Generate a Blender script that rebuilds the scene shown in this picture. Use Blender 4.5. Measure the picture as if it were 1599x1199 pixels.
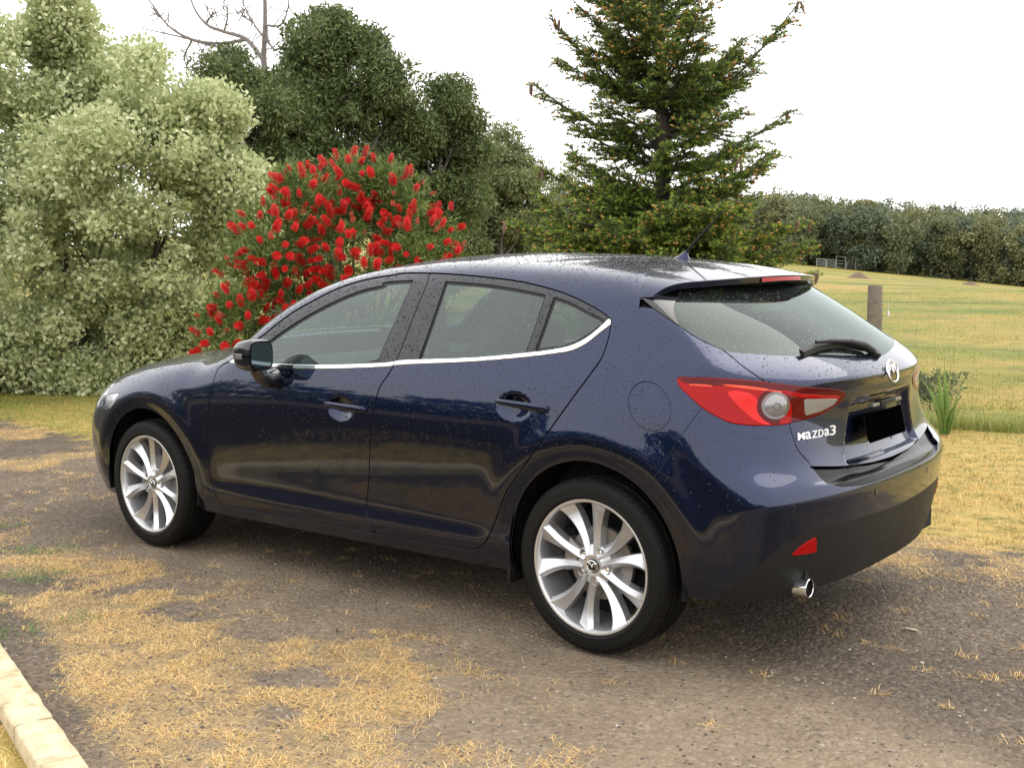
# hatchback and garden scene
import bpy, numpy as np, math, random
from mathutils import Vector, Matrix
CAM = [[-0.780825, 0.056722, -0.622169, -2.321256], [-0.624619, -0.091198, 0.775586, 4.196976], [-0.012748, 0.994216, 0.106639, 1.419534], [0.0, 0.0, 0.0, 1.0]]
LENS = 40.5448
for _o in list(bpy.data.objects): bpy.data.objects.remove(_o)
SC = bpy.context.scene
COL = SC.collection
# ---------------------------------------------------------------- camera, sky, sun, exposure
cam = bpy.data.objects.new('camera', bpy.data.cameras.new('camera')); COL.objects.link(cam)
cam.matrix_world = Matrix(CAM)
cam.data.sensor_width = 36; cam.data.lens = LENS
cam.data.clip_end = 3000; cam.data.clip_start = .05
SC.camera = cam
world = bpy.data.worlds.new('World'); SC.world = world; world.use_nodes = True
_nt = world.node_tree; _bg = _nt.nodes['Background']
_sky = _nt.nodes.new('ShaderNodeTexSky'); _sky.sky_type = 'NISHITA'; _sky.sun_disc = False
SUN_EL, SUN_AZ = math.radians(58), math.radians(250)     # azimuth measured from +x towards +y
_sky.sun_elevation = SUN_EL; _sky.sun_rotation = math.pi/2 - SUN_AZ
_sky.air_density = 1.0; _sky.dust_density = 4.0
_hs = _nt.nodes.new('ShaderNodeMix'); _hs.data_type = 'RGBA'; _hs.inputs[0].default_value = .90
_hs.inputs[7].default_value = (15.3, 15.2, 15.1, 1)                # even cloud layer over the clear sky
_nt.links.new(_sky.outputs[0], _hs.inputs[6]); _nt.links.new(_hs.outputs[2], _bg.inputs[0])
_bg.inputs[1].default_value = .128
sun = bpy.data.objects.new('sun', bpy.data.lights.new('sun', 'SUN')); COL.objects.link(sun)
sun.data.energy = 1.2; sun.data.angle = math.radians(50); sun.data.color = (1, .95, .86)
_d = Vector((math.cos(SUN_AZ)*math.cos(SUN_EL), math.sin(SUN_AZ)*math.cos(SUN_EL), math.sin(SUN_EL)))
sun.rotation_euler = _d.to_track_quat('Z', 'Y').to_euler(); sun.location = (0, 0, 20)
SC.view_settings.view_transform = 'Standard'; SC.view_settings.look = 'None'
SC.view_settings.exposure = 0.22; SC.view_settings.gamma = 1.0
SC.view_settings.use_curve_mapping = False
SC.render.engine = 'CYCLES'
SC.cycles.max_bounces = 8; SC.cycles.transparent_max_bounces = 12
SC.cycles.caustics_reflective = False; SC.cycles.caustics_refractive = False
RNG = np.random.default_rng(7)

# ---------------------------------------------------------------- helpers
def mat(name, col, rough=.5, metal=0., coat=0., coat_rough=.03, spec=.5, trans=0., ior=1.45, emit=None):
    m = bpy.data.materials.new(name); m.use_nodes = True
    b = m.node_tree.nodes['Principled BSDF']
    b.inputs['Base Color'].default_value = (*col, 1); b.inputs['Roughness'].default_value = rough
    b.inputs['Metallic'].default_value = metal; b.inputs['Coat Weight'].default_value = coat
    b.inputs['Coat Roughness'].default_value = coat_rough; b.inputs['Specular IOR Level'].default_value = spec
    b.inputs['Transmission Weight'].default_value = trans; b.inputs['IOR'].default_value = ior
    return m

class N:
    """small node-graph helper"""
    def __init__(s, m): s.m = m; s.t = m.node_tree; s.b = s.t.nodes.get('Principled BSDF'); s.out = s.t.nodes.get('Material Output')
    def new(s, typ, **kw):
        n = s.t.nodes.new('ShaderNode' + typ)
        for k, v in kw.items(): setattr(n, k, v)
        return n
    def link(s, a, b): s.t.links.new(a, b)
    def coord(s, kind='Object'): return s.new('TexCoord').outputs[kind]
    def noise(s, scale, detail=4, rough=.55, vec=None, dist=0.):
        n = s.new('TexNoise'); n.inputs['Scale'].default_value = scale; n.inputs['Detail'].default_value = detail
        n.inputs['Roughness'].default_value = rough; n.inputs['Distortion'].default_value = dist
        if vec is not None: s.link(vec, n.inputs['Vector'])
        return n.outputs['Fac']
    def ramp(s, fac, stops):
        r = s.new('ValToRGB'); e = r.color_ramp.elements
        while len(e) < len(stops): e.new(.5)
        for i, (p, c) in enumerate(stops):
            e[i].position = p; e[i].color = (*c, 1) if len(c) == 3 else c
        s.link(fac, r.inputs[0]); return r.outputs[0]
    def mix(s, fac, a, b, blend='MIX'):
        n = s.new('Mix'); n.data_type = 'RGBA'; n.blend_type = blend
        for v, i in ((fac, 0), (a, 6), (b, 7)):
            if isinstance(v, (int, float)): n.inputs[i].default_value = v
            elif isinstance(v, tuple): n.inputs[i].default_value = (*v, 1)
            else: s.link(v, n.inputs[i])
        return n.outputs[2]
    def math(s, op, a, b=None):
        n = s.new('Math', operation=op)
        for v, i in ((a, 0), (b, 1)):
            if v is None: continue
            if isinstance(v, (int, float)): n.inputs[i].default_value = v
            else: s.link(v, n.inputs[i])
        return n.outputs[0]
    def bump(s, h, strength=.4, dist=.01, target=None):
        n = s.new('Bump'); n.inputs['Strength'].default_value = strength; n.inputs['Distance'].default_value = dist
        s.link(h, n.inputs['Height']); s.link(n.outputs[0], (target or s.b).inputs['Normal']); return n

def tag(o, label=None, cat=None, group=None, kind=None):
    if label: o['label'] = label
    if cat: o['category'] = cat
    if group: o['group'] = group
    if kind: o['kind'] = kind
    return o

def empty(name, loc=(0, 0, 0), **kw):
    o = bpy.data.objects.new(name, None); COL.objects.link(o); o.location = loc; o.empty_display_size = .2
    return tag(o, **kw)

def link(name, me, m=None, parent=None):
    o = bpy.data.objects.new(name, me); COL.objects.link(o)
    if m is not None and not me.materials: me.materials.append(m)
    if parent is not None:
        o.parent = parent
        q = parent; off = Vector((0, 0, 0))
        while q is not None: off += q.location; q = q.parent
        o.location = -off
    return o

def fastmesh(name, V, F, nrm=None, smooth=True):
    """V (n,3), F (m,k) arrays of one face size"""
    me = bpy.data.meshes.new(name); V = np.ascontiguousarray(V, np.float32); F = np.ascontiguousarray(F, np.int32)
    k = F.shape[1]
    me.vertices.add(len(V)); me.vertices.foreach_set('co', V.ravel())
    me.loops.add(F.size); me.loops.foreach_set('vertex_index', F.ravel())
    me.polygons.add(len(F)); me.polygons.foreach_set('loop_start', np.arange(0, F.size, k, dtype=np.int32))
    me.polygons.foreach_set('use_smooth', np.full(len(F), smooth))
    me.update(calc_edges=True)
    if nrm is not None:
        me.normals_split_custom_set_from_vertices(np.ascontiguousarray(nrm, np.float32).tolist())
    return me

class MB:
    """collects quads/tris of simple solids into one mesh"""
    def __init__(s): s.v = []; s.f = []
    def add(s, v, f):
        o = len(s.v); s.v += [tuple(p) for p in v]; s.f += [tuple(i + o for i in q) for q in f]; return s
    def box(s, c, h, R=None):
        c = Vector(c); v = []
        for sx in (-1, 1):
            for sy in (-1, 1):
                for sz in (-1, 1):
                    p = Vector((sx*h[0], sy*h[1], sz*h[2]))
                    if R is not None: p = R @ p
                    v.append(c + p)
        return s.add(v, [(0,1,3,2), (4,6,7,5), (0,4,5,1), (2,3,7,6), (0,2,6,4), (1,5,7,3)])
    def tube(s, pts, rad, n=8, caps=True):
        pts = [Vector(p) for p in pts]
        if isinstance(rad, (int, float)): rad = [rad] * len(pts)
        v = []; f = []; prev = None
        for i, p in enumerate(pts):
            t = (pts[min(i+1, len(pts)-1)] - pts[max(i-1, 0)]).normalized()
            if prev is None:
                a = t.orthogonal().normalized()
            else:
                a = (prev - t * prev.dot(t))
                a = a.normalized() if a.length > 1e-6 else t.orthogonal().normalized()
            prev = a; b = t.cross(a)
            for k in range(n):
                th = 2*math.pi*k/n; v.append(p + (a*math.cos(th) + b*math.sin(th)) * rad[i])
        for i in range(len(pts)-1):
            for k in range(n):
                k2 = (k+1) % n; f.append((i*n+k, i*n+k2, (i+1)*n+k2, (i+1)*n+k))
        if caps: f.append(tuple(range(n))[::-1]); f.append(tuple((len(pts)-1)*n + k for k in range(n)))
        return s.add(v, f)
    def lathe(s, prof, n=48, axis='y', c=(0, 0, 0), closed=False):
        """prof list of (r, h): revolve about an axis through c"""
        v = []; f = []
        for k in range(n):
            th = 2*math.pi*k/n; ca, sa = math.cos(th), math.sin(th)
            for r, h in prof:
                v.append((c[0] + r*ca, c[1] + h, c[2] + r*sa) if axis == 'y' else (c[0] + r*ca, c[1] + r*sa, c[2] + h) if axis == 'z' else (c[0] + h, c[1] + r*ca, c[2] + r*sa))
        m = len(prof)
        for k in range(n):
            k2 = (k+1) % n
            for i in range(m if closed else m-1):
                i2 = (i+1) % m; f.append((k*m+i, k*m+i2, k2*m+i2, k2*m+i))
        return s.add(v, f)
    def grid(s, rows, flip=False):
        v = []; f = []; n = len(rows[0])
        for r in rows: v += [tuple(p) for p in r]
        for i in range(len(rows)-1):
            for j in range(n-1):
                q = (i*n+j, i*n+j+1, (i+1)*n+j+1, (i+1)*n+j); f.append(q[::-1] if flip else q)
        return s.add(v, f)
    def build(s, name, m, parent=None, smooth=True, angle=35, bevel=0, subsurf=0):
        me = bpy.data.meshes.new(name); me.from_pydata(s.v, [], s.f); me.validate(); me.update()
        import bmesh
        bm = bmesh.new(); bm.from_mesh(me); bmesh.ops.remove_doubles(bm, verts=bm.verts, dist=1e-5)
        bmesh.ops.recalc_face_normals(bm, faces=bm.faces)
        if bevel:
            ed = [e for e in bm.edges if len(e.link_faces) == 2 and e.calc_face_angle(0) > math.radians(30)]
            bmesh.ops.bevel(bm, geom=ed, offset=bevel, segments=2, affect='EDGES', profile=.6, clamp_overlap=True)
        bm.to_mesh(me); bm.free()
        if smooth:
            me.polygons.foreach_set('use_smooth', [True] * len(me.polygons))
            me.set_sharp_from_angle(angle=math.radians(angle))
        o = link(name, me, m, parent)
        if subsurf:
            md = o.modifiers.new('s', 'SUBSURF'); md.levels = md.render_levels = subsurf
        return o
# feature curves of the car body, metres (x forward, y left, z up, origin under the rear axle)
TRACE = {
 'frame_out': [[2.0475,0.8355,0.972],[2.0117,0.8211,1.0028],[1.9371,0.8019,1.0542],[1.8549,0.7842,1.1043],[1.8226,0.7744,1.1279],[1.7165,0.7425,1.1978],[1.6075,0.7161,1.2504],[1.5036,0.6879,1.2965],[1.3955,0.6664,1.3294],[1.2828,0.6524,1.3512],[1.1643,0.6477,1.364],[1.1391,0.6419,1.3695],[0.9553,0.6501,1.3708],[0.7789,0.6598,1.3639],[0.6124,0.6673,1.3524],[0.4525,0.6757,1.3368],[0.3463,0.686,1.3195],[0.242,0.698,1.2982],[0.1584,0.711,1.2745],[0.0757,0.7258,1.245],[0.0143,0.7379,1.2186],[-0.0108,0.7454,1.2027]],
 'fglass_top': [[1.911,0.8248,1.0118],[1.8531,0.8117,1.0457],[1.8023,0.7993,1.079],[1.7403,0.7849,1.1169],[1.6291,0.7597,1.1775],[1.5194,0.7362,1.228],[1.4114,0.7141,1.2712],[1.3023,0.696,1.3041],[1.1893,0.685,1.326],[1.2268,0.6774,1.3314],[1.1323,0.6745,1.3409],[1.0229,0.675,1.3444]],
 'fglass_rear': [[1.0229,0.675,1.3444],[1.0828,0.8373,1.0119]],
 'd1': [[2.0475,0.8355,0.972],[2.1286,0.8447,0.9375],[2.1396,0.8586,0.9094],[2.1476,0.875,0.8529],[2.1623,0.8818,0.795],[2.1793,0.8839,0.7073],[2.1964,0.8795,0.6084],[2.2031,0.8736,0.5095],[2.1921,0.8657,0.3633],[2.1857,0.8648,0.3605],[2.1744,0.8565,0.306],[2.1586,0.844,0.2731]],
 'd2': [[0.9494,0.6503,1.3708],[0.949,0.7662,1.1891],[0.9859,0.8411,1.0032],[1.0057,0.8516,0.9665],[1.0508,0.8672,0.9002],[1.0667,0.8771,0.8329],[1.0837,0.88,0.773],[1.0999,0.8755,0.6863],[1.1305,0.8607,0.527],[1.1411,0.8556,0.4784],[1.1574,0.8526,0.375],[1.1276,0.8547,0.3215],[1.1186,0.8451,0.2853]],
 'd3': [[-0.0108,0.7454,1.2027],[-0.015,0.7517,1.1908],[-0.0215,0.7721,1.1521],[-0.0211,0.7976,1.103],[-0.0157,0.8155,1.0679],[0.0089,0.8373,1.0214],[0.0742,0.871,0.9225],[0.1918,0.8987,0.7617],[0.3272,0.8855,0.6101],[0.3753,0.8794,0.5526],[0.4166,0.8706,0.477],[0.469,0.8631,0.3813],[0.5066,0.8597,0.3311],[0.5475,0.8525,0.3041],[0.5985,0.8473,0.29],[0.6952,0.8448,0.2842],[1.1391,0.8448,0.2843],[1.5679,0.8419,0.278],[2.1586,0.844,0.2731]],
 'rglass_top': [[0.8436,0.6808,1.3405],[0.6491,0.6867,1.3303],[0.4885,0.694,1.3152],[0.3838,0.7009,1.3012],[0.3071,0.7064,1.2896]],
 'rglass_front': [[0.8436,0.6808,1.3405],[0.861,0.8345,1.0273]],
 'rglass_rear': [[0.3071,0.7064,1.2896],[0.316,0.8173,1.0787]],
 'div': [[0.2746,0.7092,1.2839],[0.2872,0.815,1.0835]],
 'qglass': [[0.2733,0.7096,1.2832],[0.19,0.7186,1.2647],[0.0966,0.7346,1.2317],[0.0109,0.7496,1.1973],[0.0348,0.7665,1.1684],[0.0795,0.7857,1.1352],[0.1398,0.8027,1.1047],[0.2084,0.8097,1.0929],[0.2872,0.815,1.0835]],
 'chrome_top': [[2.0501,0.8334,0.9746],[1.9747,0.8398,0.9755],[1.7748,0.8443,0.971],[1.6075,0.8456,0.9724],[1.3469,0.8441,0.9836],[0.9891,0.8381,1.0123],[0.9835,0.8372,1.0155],[0.5746,0.8303,1.0458],[0.3147,0.8191,1.0743],[0.1984,0.8107,1.0904],[0.131,0.8023,1.105],[0.0776,0.7885,1.1295],[0.0366,0.7704,1.1612],[-0.0063,0.7425,1.2083]],
 'chrome_bot': [[2.0564,0.8407,0.9616],[1.9677,0.846,0.9622],[1.7698,0.849,0.9587],[1.603,0.8501,0.9595],[1.3428,0.8484,0.9702],[0.9853,0.8424,0.9987],[0.9795,0.8418,1.0011],[0.5712,0.8345,1.0337],[0.311,0.8241,1.062],[0.1946,0.8161,1.0782],[0.118,0.8079,1.0925],[0.065,0.7938,1.1178],[0.0185,0.7711,1.1581],[-0.0182,0.7527,1.1887]],
 'fuel': [[-0.1587,0.8692,0.9129],[-0.2317,0.8377,0.9987],[-0.3342,0.8589,0.924],[-0.2587,0.8811,0.8378]],
 'handle1': [[1.3615,0.8784,0.8071],[1.1144,0.8781,0.8183]],
 'bowl1': [[1.3679,0.8782,0.811],[1.2768,0.8731,0.8582],[1.1869,0.8785,0.8064],[1.2684,0.8793,0.7505]],
 'handle2': [[0.4256,0.877,0.8732],[0.1768,0.8774,0.8905]],
 'bowl2': [[0.43,0.8763,0.8767],[0.3384,0.8651,0.929],[0.2544,0.8758,0.8887],[0.3255,0.8834,0.8262]],
 'qb': [[-0.4359,0.838,0.9261],[-0.3773,0.8762,0.8306],[-0.3266,0.8876,0.7478],[-0.2941,0.896,0.6946],[-0.2134,0.8828,0.643]],
 'hatchside': [[-0.0238,0.4106,1.3792],[-0.0547,0.5442,1.3535],[-0.0584,0.6088,1.3353],[-0.069,0.6502,1.3132],[-0.0926,0.6775,1.2874],[-0.1303,0.6947,1.2618],[-0.2663,0.7177,1.1904],[-0.3652,0.7142,1.1378],[-0.4349,0.6914,1.1045],[-0.511,0.6978,1.0553],[-0.5733,0.6801,1.0116]],
 'fin': [[-0.0987,0.6799,1.2837],[-0.1747,0.4949,1.3119],[-0.1891,0.5801,1.2852],[-0.2259,0.6717,1.2359],[-0.2744,0.7171,1.1869]],
 'glassbot': [[-0.2744,0.7171,1.1869],[-0.4339,0.6896,1.1058],[-0.4908,0.6285,1.0928],[-0.576,0.4925,1.0784],[-0.6532,0.292,1.0626],[-0.7045,0.0123,1.0402]],
 'tail': [[-0.3317,0.8248,1.0149],[-0.383,0.8168,1.0206],[-0.4827,0.7789,1.0197],[-0.5845,0.6712,1.0043],[-0.6524,0.5694,0.9843],[-0.7191,0.3268,0.94],[-0.7125,0.3511,0.9133],[-0.7015,0.3977,0.895],[-0.6861,0.4688,0.8757],[-0.6665,0.5459,0.8683],[-0.6451,0.608,0.8644],[-0.6417,0.6173,0.8616],[-0.5996,0.6984,0.8615],[-0.5586,0.756,0.8666],[-0.5178,0.798,0.8769],[-0.4701,0.8272,0.9038],[-0.4325,0.8389,0.9274],[-0.3887,0.8405,0.9605],[-0.3482,0.8345,0.9899]],
 'tailsplit': [[-0.5849,0.672,1.0029],[-0.6107,0.6449,0.9875],[-0.6309,0.6217,0.9577],[-0.6423,0.6038,0.9204],[-0.6451,0.608,0.8644]],
 'tailcirc': [[-0.5847,0.7042,0.9271],[-0.6095,0.6578,0.9671],[-0.6373,0.6146,0.9212],[-0.6145,0.6661,0.8819]],
 'tailwhite': [[-0.6633,0.5494,0.9365],[-0.7091,0.3712,0.9249],[-0.702,0.3994,0.9064],[-0.686,0.4692,0.8905],[-0.6652,0.5468,0.883]],
 'tailorange': [[-0.3715,0.8252,1.0027],[-0.5147,0.7644,0.9966],[-0.6214,0.6345,0.9742]],
 'crease': [[-0.719,0.3269,0.943],[-0.7359,0.2179,0.9334],[-0.7446,0.0368,0.9306],[-0.6902,-0.4542,0.9069]],
 'hatchbot': [[-0.6425,0.6155,0.8615],[-0.6551,0.6114,0.8134],[-0.6706,0.602,0.7699],[-0.6951,0.57,0.7276]],
 'bumptop': [[-0.6951,0.57,0.7276],[-0.7218,0.5599,0.6886],[-0.7485,0.5505,0.6608],[-0.7752,0.488,0.6405],[-0.7987,0.3591,0.6282],[-0.8145,0.0984,0.6274],[-0.8073,-0.2596,0.6305]],
 'hatchlow': [[-0.7029,0.57,0.7137],[-0.7367,0.3988,0.6917],[-0.7638,0.1755,0.6769],[-0.7672,-0.1369,0.6731],[-0.7499,-0.3615,0.6748]],
 'recess': [[-0.7336,0.1517,0.9135],[-0.7156,0.3352,0.8134],[-0.712,0.4866,0.7208],[-0.7297,0.0894,0.6969],[-0.7222,-0.451,0.7086],[-0.6612,-0.5643,0.8641]],
 'plate': [[-0.7036,0.1635,0.8526],[-0.6943,-0.2687,0.8394],[-0.7038,-0.3152,0.7257],[-0.7108,0.1155,0.744]],
 'badge': [[-0.7575,-0.0523,0.9899]],
 'text': [[-0.6664,0.5728,0.8203],[-0.706,0.387,0.819]],
 'sensors': [[-0.7122,0.7392,0.601],[-0.8105,0.2639,0.591]],
 'blackbot': [[-0.5395,0.848,0.3215],[-0.6213,0.8316,0.3982],[-0.6694,0.7799,0.4538],[-0.7001,0.7212,0.4848],[-0.7277,0.6539,0.5071],[-0.7546,0.5653,0.515],[-0.7898,0.3838,0.5148],[-0.8086,0.0376,0.5043],[-0.792,-0.3476,0.4979]],
 'refl': [[-0.6951,0.706,0.4331],[-0.7139,0.6709,0.4625],[-0.7244,0.6455,0.4731],[-0.7401,0.6018,0.4865],[-0.7324,0.5874,0.4266]],
 'tow': [[-0.7928,0.2952,0.4688]],
 'spoil': [[-0.0926,0.6775,1.2874],[-0.1822,0.4693,1.3129],[-0.2154,0.2024,1.3248],[-0.1993,-0.1976,1.3332]],
 'headl': [[2.9514,0.832,0.8214],[3.0358,0.8203,0.8071],[3.096,0.8217,0.7802],[3.0904,0.8425,0.7472],[3.0769,0.8618,0.702],[3.005,0.8819,0.6857],[2.9688,0.8823,0.7115],[2.9254,0.8692,0.7707]],
}
# places of things in the garden and beyond, metres
ENV = {
 'kerb_r': [[2.616,1.886],[1.764,2.157],[0.616,2.52],[0.146,2.671]],
 'kerb_l': [[1.867,2.251],[1.238,2.431],[0.712,2.592],[0.165,2.765]],
 'back_edge': [[14.157,1.963],[9.969,-0.19],[8.109,-1.147],[5.987,-0.892],[4.276,-1.061],[1.833,-1.615],[0.058,-1.408],[-0.482,-1.463],[-0.846,-1.54],[-1.603,-1.829],[-3.157,-2.694]],
 'pitt': [9.78,-2.929,4.408],
 'bottle': [4.826,-2.436,2.339],
 'gumA': [16.924,-10.966,5.88],
 'gumB': [16.262,-12.768,6.774],
 'gumC': [15.371,-14.755,5.583],
 'gumD': [16.467,-18.971,4.756],
 'gumE': [20.91,-11.597,5.346],
 'gumF': [21.207,-18.999,7.778],
 'spruce': [3.726,-5.735],
 'spruce_tips': [[2.813,-6.858,3.937],[2.991,-7.092,2.922],[4.666,-5.219,3.77],[4.96,-5.29,3.189],[4.56,-4.846,2.309],[4.603,-4.48,1.774],[2.366,-6.014,1.751],[2.16,-5.855,1.275],[2.972,-5.866,2.342],[3.855,-4.519,1.449],[2.796,-5.294,1.837],[3.325,-6.968,2.097],[4.884,-5.7,2.912],[3.968,-5.858,4.338],[4.532,-5.786,4.292],[3.437,-6.125,4.117],[3.314,-5.727,3.318],[3.944,-5.247,3.51],[3.029,-4.673,1.494],[4.931,-5.415,2.048],[3.021,-6.477,3.316],[2.756,-6.308,2.415],[3.376,-6.753,3.646],[4.488,-5.313,2.468],[4.849,-5.548,3.474],[2.941,-5.428,2.72],[3.882,-4.83,2.924]],
 'spruce_roots': [2.626,2.306,2.85,2.498,1.889,1.313,1.409,1.185,1.889,1.249,1.441,1.569,2.338,3.875,3.619,3.747,2.978,3.17,1.185,1.441,2.786,1.954,2.978,2.018,2.978,2.466,2.658],
 'dead': [[[19.774,-14.191,5.247],[20.055,-14.312,6.267],[20.047,-14.381,7.101],[20.173,-14.501,8.336],[20.415,-14.599,9.143]],[[20.055,-14.312,6.267],[20.851,-14.454,6.882],[21.876,-14.581,7.217],[22.713,-14.674,7.531],[23.403,-14.776,8.173],[23.536,-14.852,8.934]],[[20.851,-14.454,6.882],[22.006,-14.568,6.949],[23.349,-14.69,7.229],[24.527,-14.797,7.758],[25.239,-14.878,8.37],[26.054,-14.957,9.012]],[[20.381,-14.334,6.08],[21.209,-14.47,6.651],[22.444,-14.603,6.944],[23.653,-14.714,7.303],[24.732,-14.79,7.583],[25.768,-14.845,7.844]],[[22.006,-14.568,6.949],[22.418,-14.561,6.489],[23.041,-14.655,7.056]],[[20.047,-14.381,7.101],[19.323,-14.281,7.02],[19.07,-14.277,7.394],[19.215,-14.349,8.011]],[[20.086,-14.361,6.804],[20.59,-14.458,7.261],[21.046,-14.552,7.796],[21.308,-14.629,8.386]],[[21.876,-14.581,7.217],[21.728,-14.607,7.67],[22.224,-14.698,8.226]],[[23.349,-14.69,7.229],[23.685,-14.672,6.81],[23.547,-14.637,6.495]],[[24.666,-14.683,6.423],[25.15,-14.736,6.82],[25.555,-14.798,7.385]],[[22.418,-14.561,6.489],[22.942,-14.587,6.358],[23.285,-14.586,6.102]],[[24.527,-14.797,7.758],[25.071,-14.852,8.141]],[[22.713,-14.674,7.531],[22.349,-14.674,7.846]],[[20.03,-14.353,6.795],[19.566,-14.266,6.458],[19.129,-14.212,6.516]],[[20.59,-14.458,7.261],[21.261,-14.554,7.566]]],
 'post': [1.396,-5.371],
 'wires': [[[1.436,-5.435,1.029],[0.274,-5.648,0.958]],[[1.429,-5.424,0.909],[0.269,-5.64,0.871]],[[1.415,-5.402,0.664],[0.259,-5.623,0.686]],[[1.407,-5.388,0.512],[0.249,-5.607,0.511]],[[1.401,-5.379,0.42],[0.243,-5.598,0.414]],[[1.394,-5.368,0.294],[0.236,-5.586,0.28]],[[1.385,-5.353,0.131],[0.226,-5.571,0.116]]],
 'iris': [0.681,-5.027],
 'shrub': [1.269,-6.425],
 'mound': [[40.891,-102.628,-1.045],[30.92,-104.081,-1.759]],
 'yard': [[75.708,-171.517,-0.19],[69.526,-176.448,-0.393]],
 'insul': [1.313,-5.455,0.926],
 'fieldpts': [[78.235,-175.946,-0.122],[67.448,-184.388,-1.66],[50.94,-197.319,-3.921]],
 'pitt_b': [[10.414,-3.366,3.923,0.455],[10.493,-2.824,3.361,0.623],[10.117,-3.695,3.412,0.587],[8.891,-3.538,2.999,0.587],[8.922,-4.099,2.686,0.55],[8.514,-4.126,2.231,0.455],[10.695,-3.115,2.444,0.953],[9.093,-3.101,2.15,0.99],[9.313,-4.104,1.592,0.77],[10.254,-2.797,1.242,0.953],[10.07,-3.564,0.844,0.917],[8.995,-3.64,0.861,0.587],[10.954,-2.201,2.774,1.1],[11.637,-2.356,1.326,1.247],[10.372,-3.056,0.445,0.55],[9.181,-3.352,0.507,0.44],[10.798,-2.647,0.343,0.513],[8.533,-4.464,2.354,0.249],[8.645,-4.09,3.096,0.249],[8.907,-3.82,0.855,0.367],[12.108,-1.804,2.087,1.1],[8.95,-3.919,0.478,0.293],[10.241,-2.724,0.139,0.455],[9.527,-2.858,0.093,0.367],[10.694,-2.196,0.087,0.587],[9.323,-3.3,0.137,0.33],[8.932,-3.633,0.24,0.308],[8.748,-4.033,0.366,0.249],[8.447,-4.198,2.014,0.22],[10.028,-3.157,4.204,0.249],[8.382,-4.328,2.015,0.205]],
 'bottle_b': [[5.015,-2.751,2.072,0.259],[5.147,-2.392,1.904,0.28],[4.711,-3.019,1.85,0.296],[5.178,-2.06,1.583,0.296],[4.921,-2.604,1.526,0.404],[4.366,-2.883,1.517,0.296],[5.544,-2.139,1.21,0.269],[5.41,-1.888,1.006,0.242],[5.379,-2.418,1.094,0.431],[4.701,-2.675,1.093,0.485],[4.318,-3.153,1.678,0.162],[4.224,-3.04,1.354,0.216],[5.559,-1.863,0.789,0.269],[5.374,-2.25,0.607,0.377],[5.003,-2.796,0.526,0.485],[4.279,-2.847,0.825,0.323],[5.358,-2.368,2.019,0.14],[4.78,-2.864,2.065,0.183]],
 'gumA_b': [[17.675,-11.786,5.551,0.56],[17.7,-11.204,5.093,0.533],[17.274,-12.122,5.081,0.6],[16.796,-11.114,4.291,0.8],[16.729,-11.962,3.962,0.667],[17.658,-10.969,4.22,0.533],[16.458,-12.399,3.308,0.733],[16.462,-11.359,2.998,0.8],[17.923,-11.366,3.205,0.8],[16.272,-12.015,2.224,0.8],[17.469,-11.632,2.118,0.8]],
 'gumB_b': [[17.192,-13.54,6.325,0.528],[17.213,-12.987,5.846,0.528],[16.73,-13.954,5.979,0.583],[15.624,-13.726,5.352,0.528],[16.933,-13.26,5.166,0.694],[16.094,-13.594,4.847,0.556],[15.752,-14.264,4.811,0.417],[16.846,-12.607,4.42,0.694],[16.386,-13.835,3.792,0.625],[16.621,-13.189,3.494,0.694],[15.757,-14.2,3.912,0.389],[15.729,-13.75,3.061,0.694],[16.297,-13.133,2.517,0.833]],
 'gumC_b': [[15.545,-15.931,5.164,0.462],[15.009,-15.881,4.682,0.376],[15.671,-15.896,4.381,0.607],[15.569,-14.926,4.157,0.491],[14.925,-15.922,4.04,0.318],[16.092,-14.732,3.617,0.491],[15.705,-15.583,3.497,0.693],[15.635,-14.648,2.953,0.722],[15.34,-15.817,2.983,0.578],[15.614,-15.125,2.255,0.794]],
 'gumD_b': [[17.615,-20.66,4.388,0.517],[17.773,-20.025,4.018,0.62],[17.326,-20.844,3.779,0.517],[17.048,-19.796,3.21,0.792],[18.084,-19.84,3.26,0.827],[16.93,-20.318,2.547,0.654],[17.942,-20.187,2.231,0.896],[18.049,-18.987,2.22,0.827],[17.139,-20.705,1.525,0.689],[18.535,-19.13,1.55,0.775]],
 'gumE_b': [[21.528,-29.483,3.779,1.0],[20.541,-29.229,2.626,1.111],[22.076,-28.881,2.889,0.889],[17.42,-31.062,2.129,0.667],[19.468,-30.216,1.947,1.111]],
 'twig': [0.934,1.24],
 'leaf': [-0.827,-0.08],
}
# ------------------------------------------------------------------ body surface (numpy)
def cr1(xk, yk, x):
    """Catmull-Rom style cubic through the knots (non-uniform, finite-difference tangents)"""
    xk = np.asarray(xk, float); yk = np.asarray(yk, float); x = np.asarray(x, float)
    h = np.diff(xk); s = np.diff(yk, axis=0) / h.reshape((-1,) + (1,) * (yk.ndim - 1))
    m = np.empty_like(yk)
    m[0] = s[0]; m[-1] = s[-1]
    w = h.reshape((-1,) + (1,) * (yk.ndim - 1))
    m[1:-1] = (w[1:] * s[:-1] + w[:-1] * s[1:]) / (w[1:] + w[:-1])
    xc = np.clip(x, xk[0], xk[-1])
    i = np.clip(np.searchsorted(xk, xc, side='right') - 1, 0, len(h) - 1)
    t = ((xc - xk[i]) / h[i]); hh = h[i]
    if yk.ndim > 1:
        t = t[..., None]; hh = hh[..., None]
    t2 = t * t; t3 = t2 * t
    return ((2*t3 - 3*t2 + 1) * yk[i] + (t3 - 2*t2 + t) * hh * m[i] + (-2*t3 + 3*t2) * yk[i+1] + (t3 - t2) * hh * m[i+1])

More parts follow.
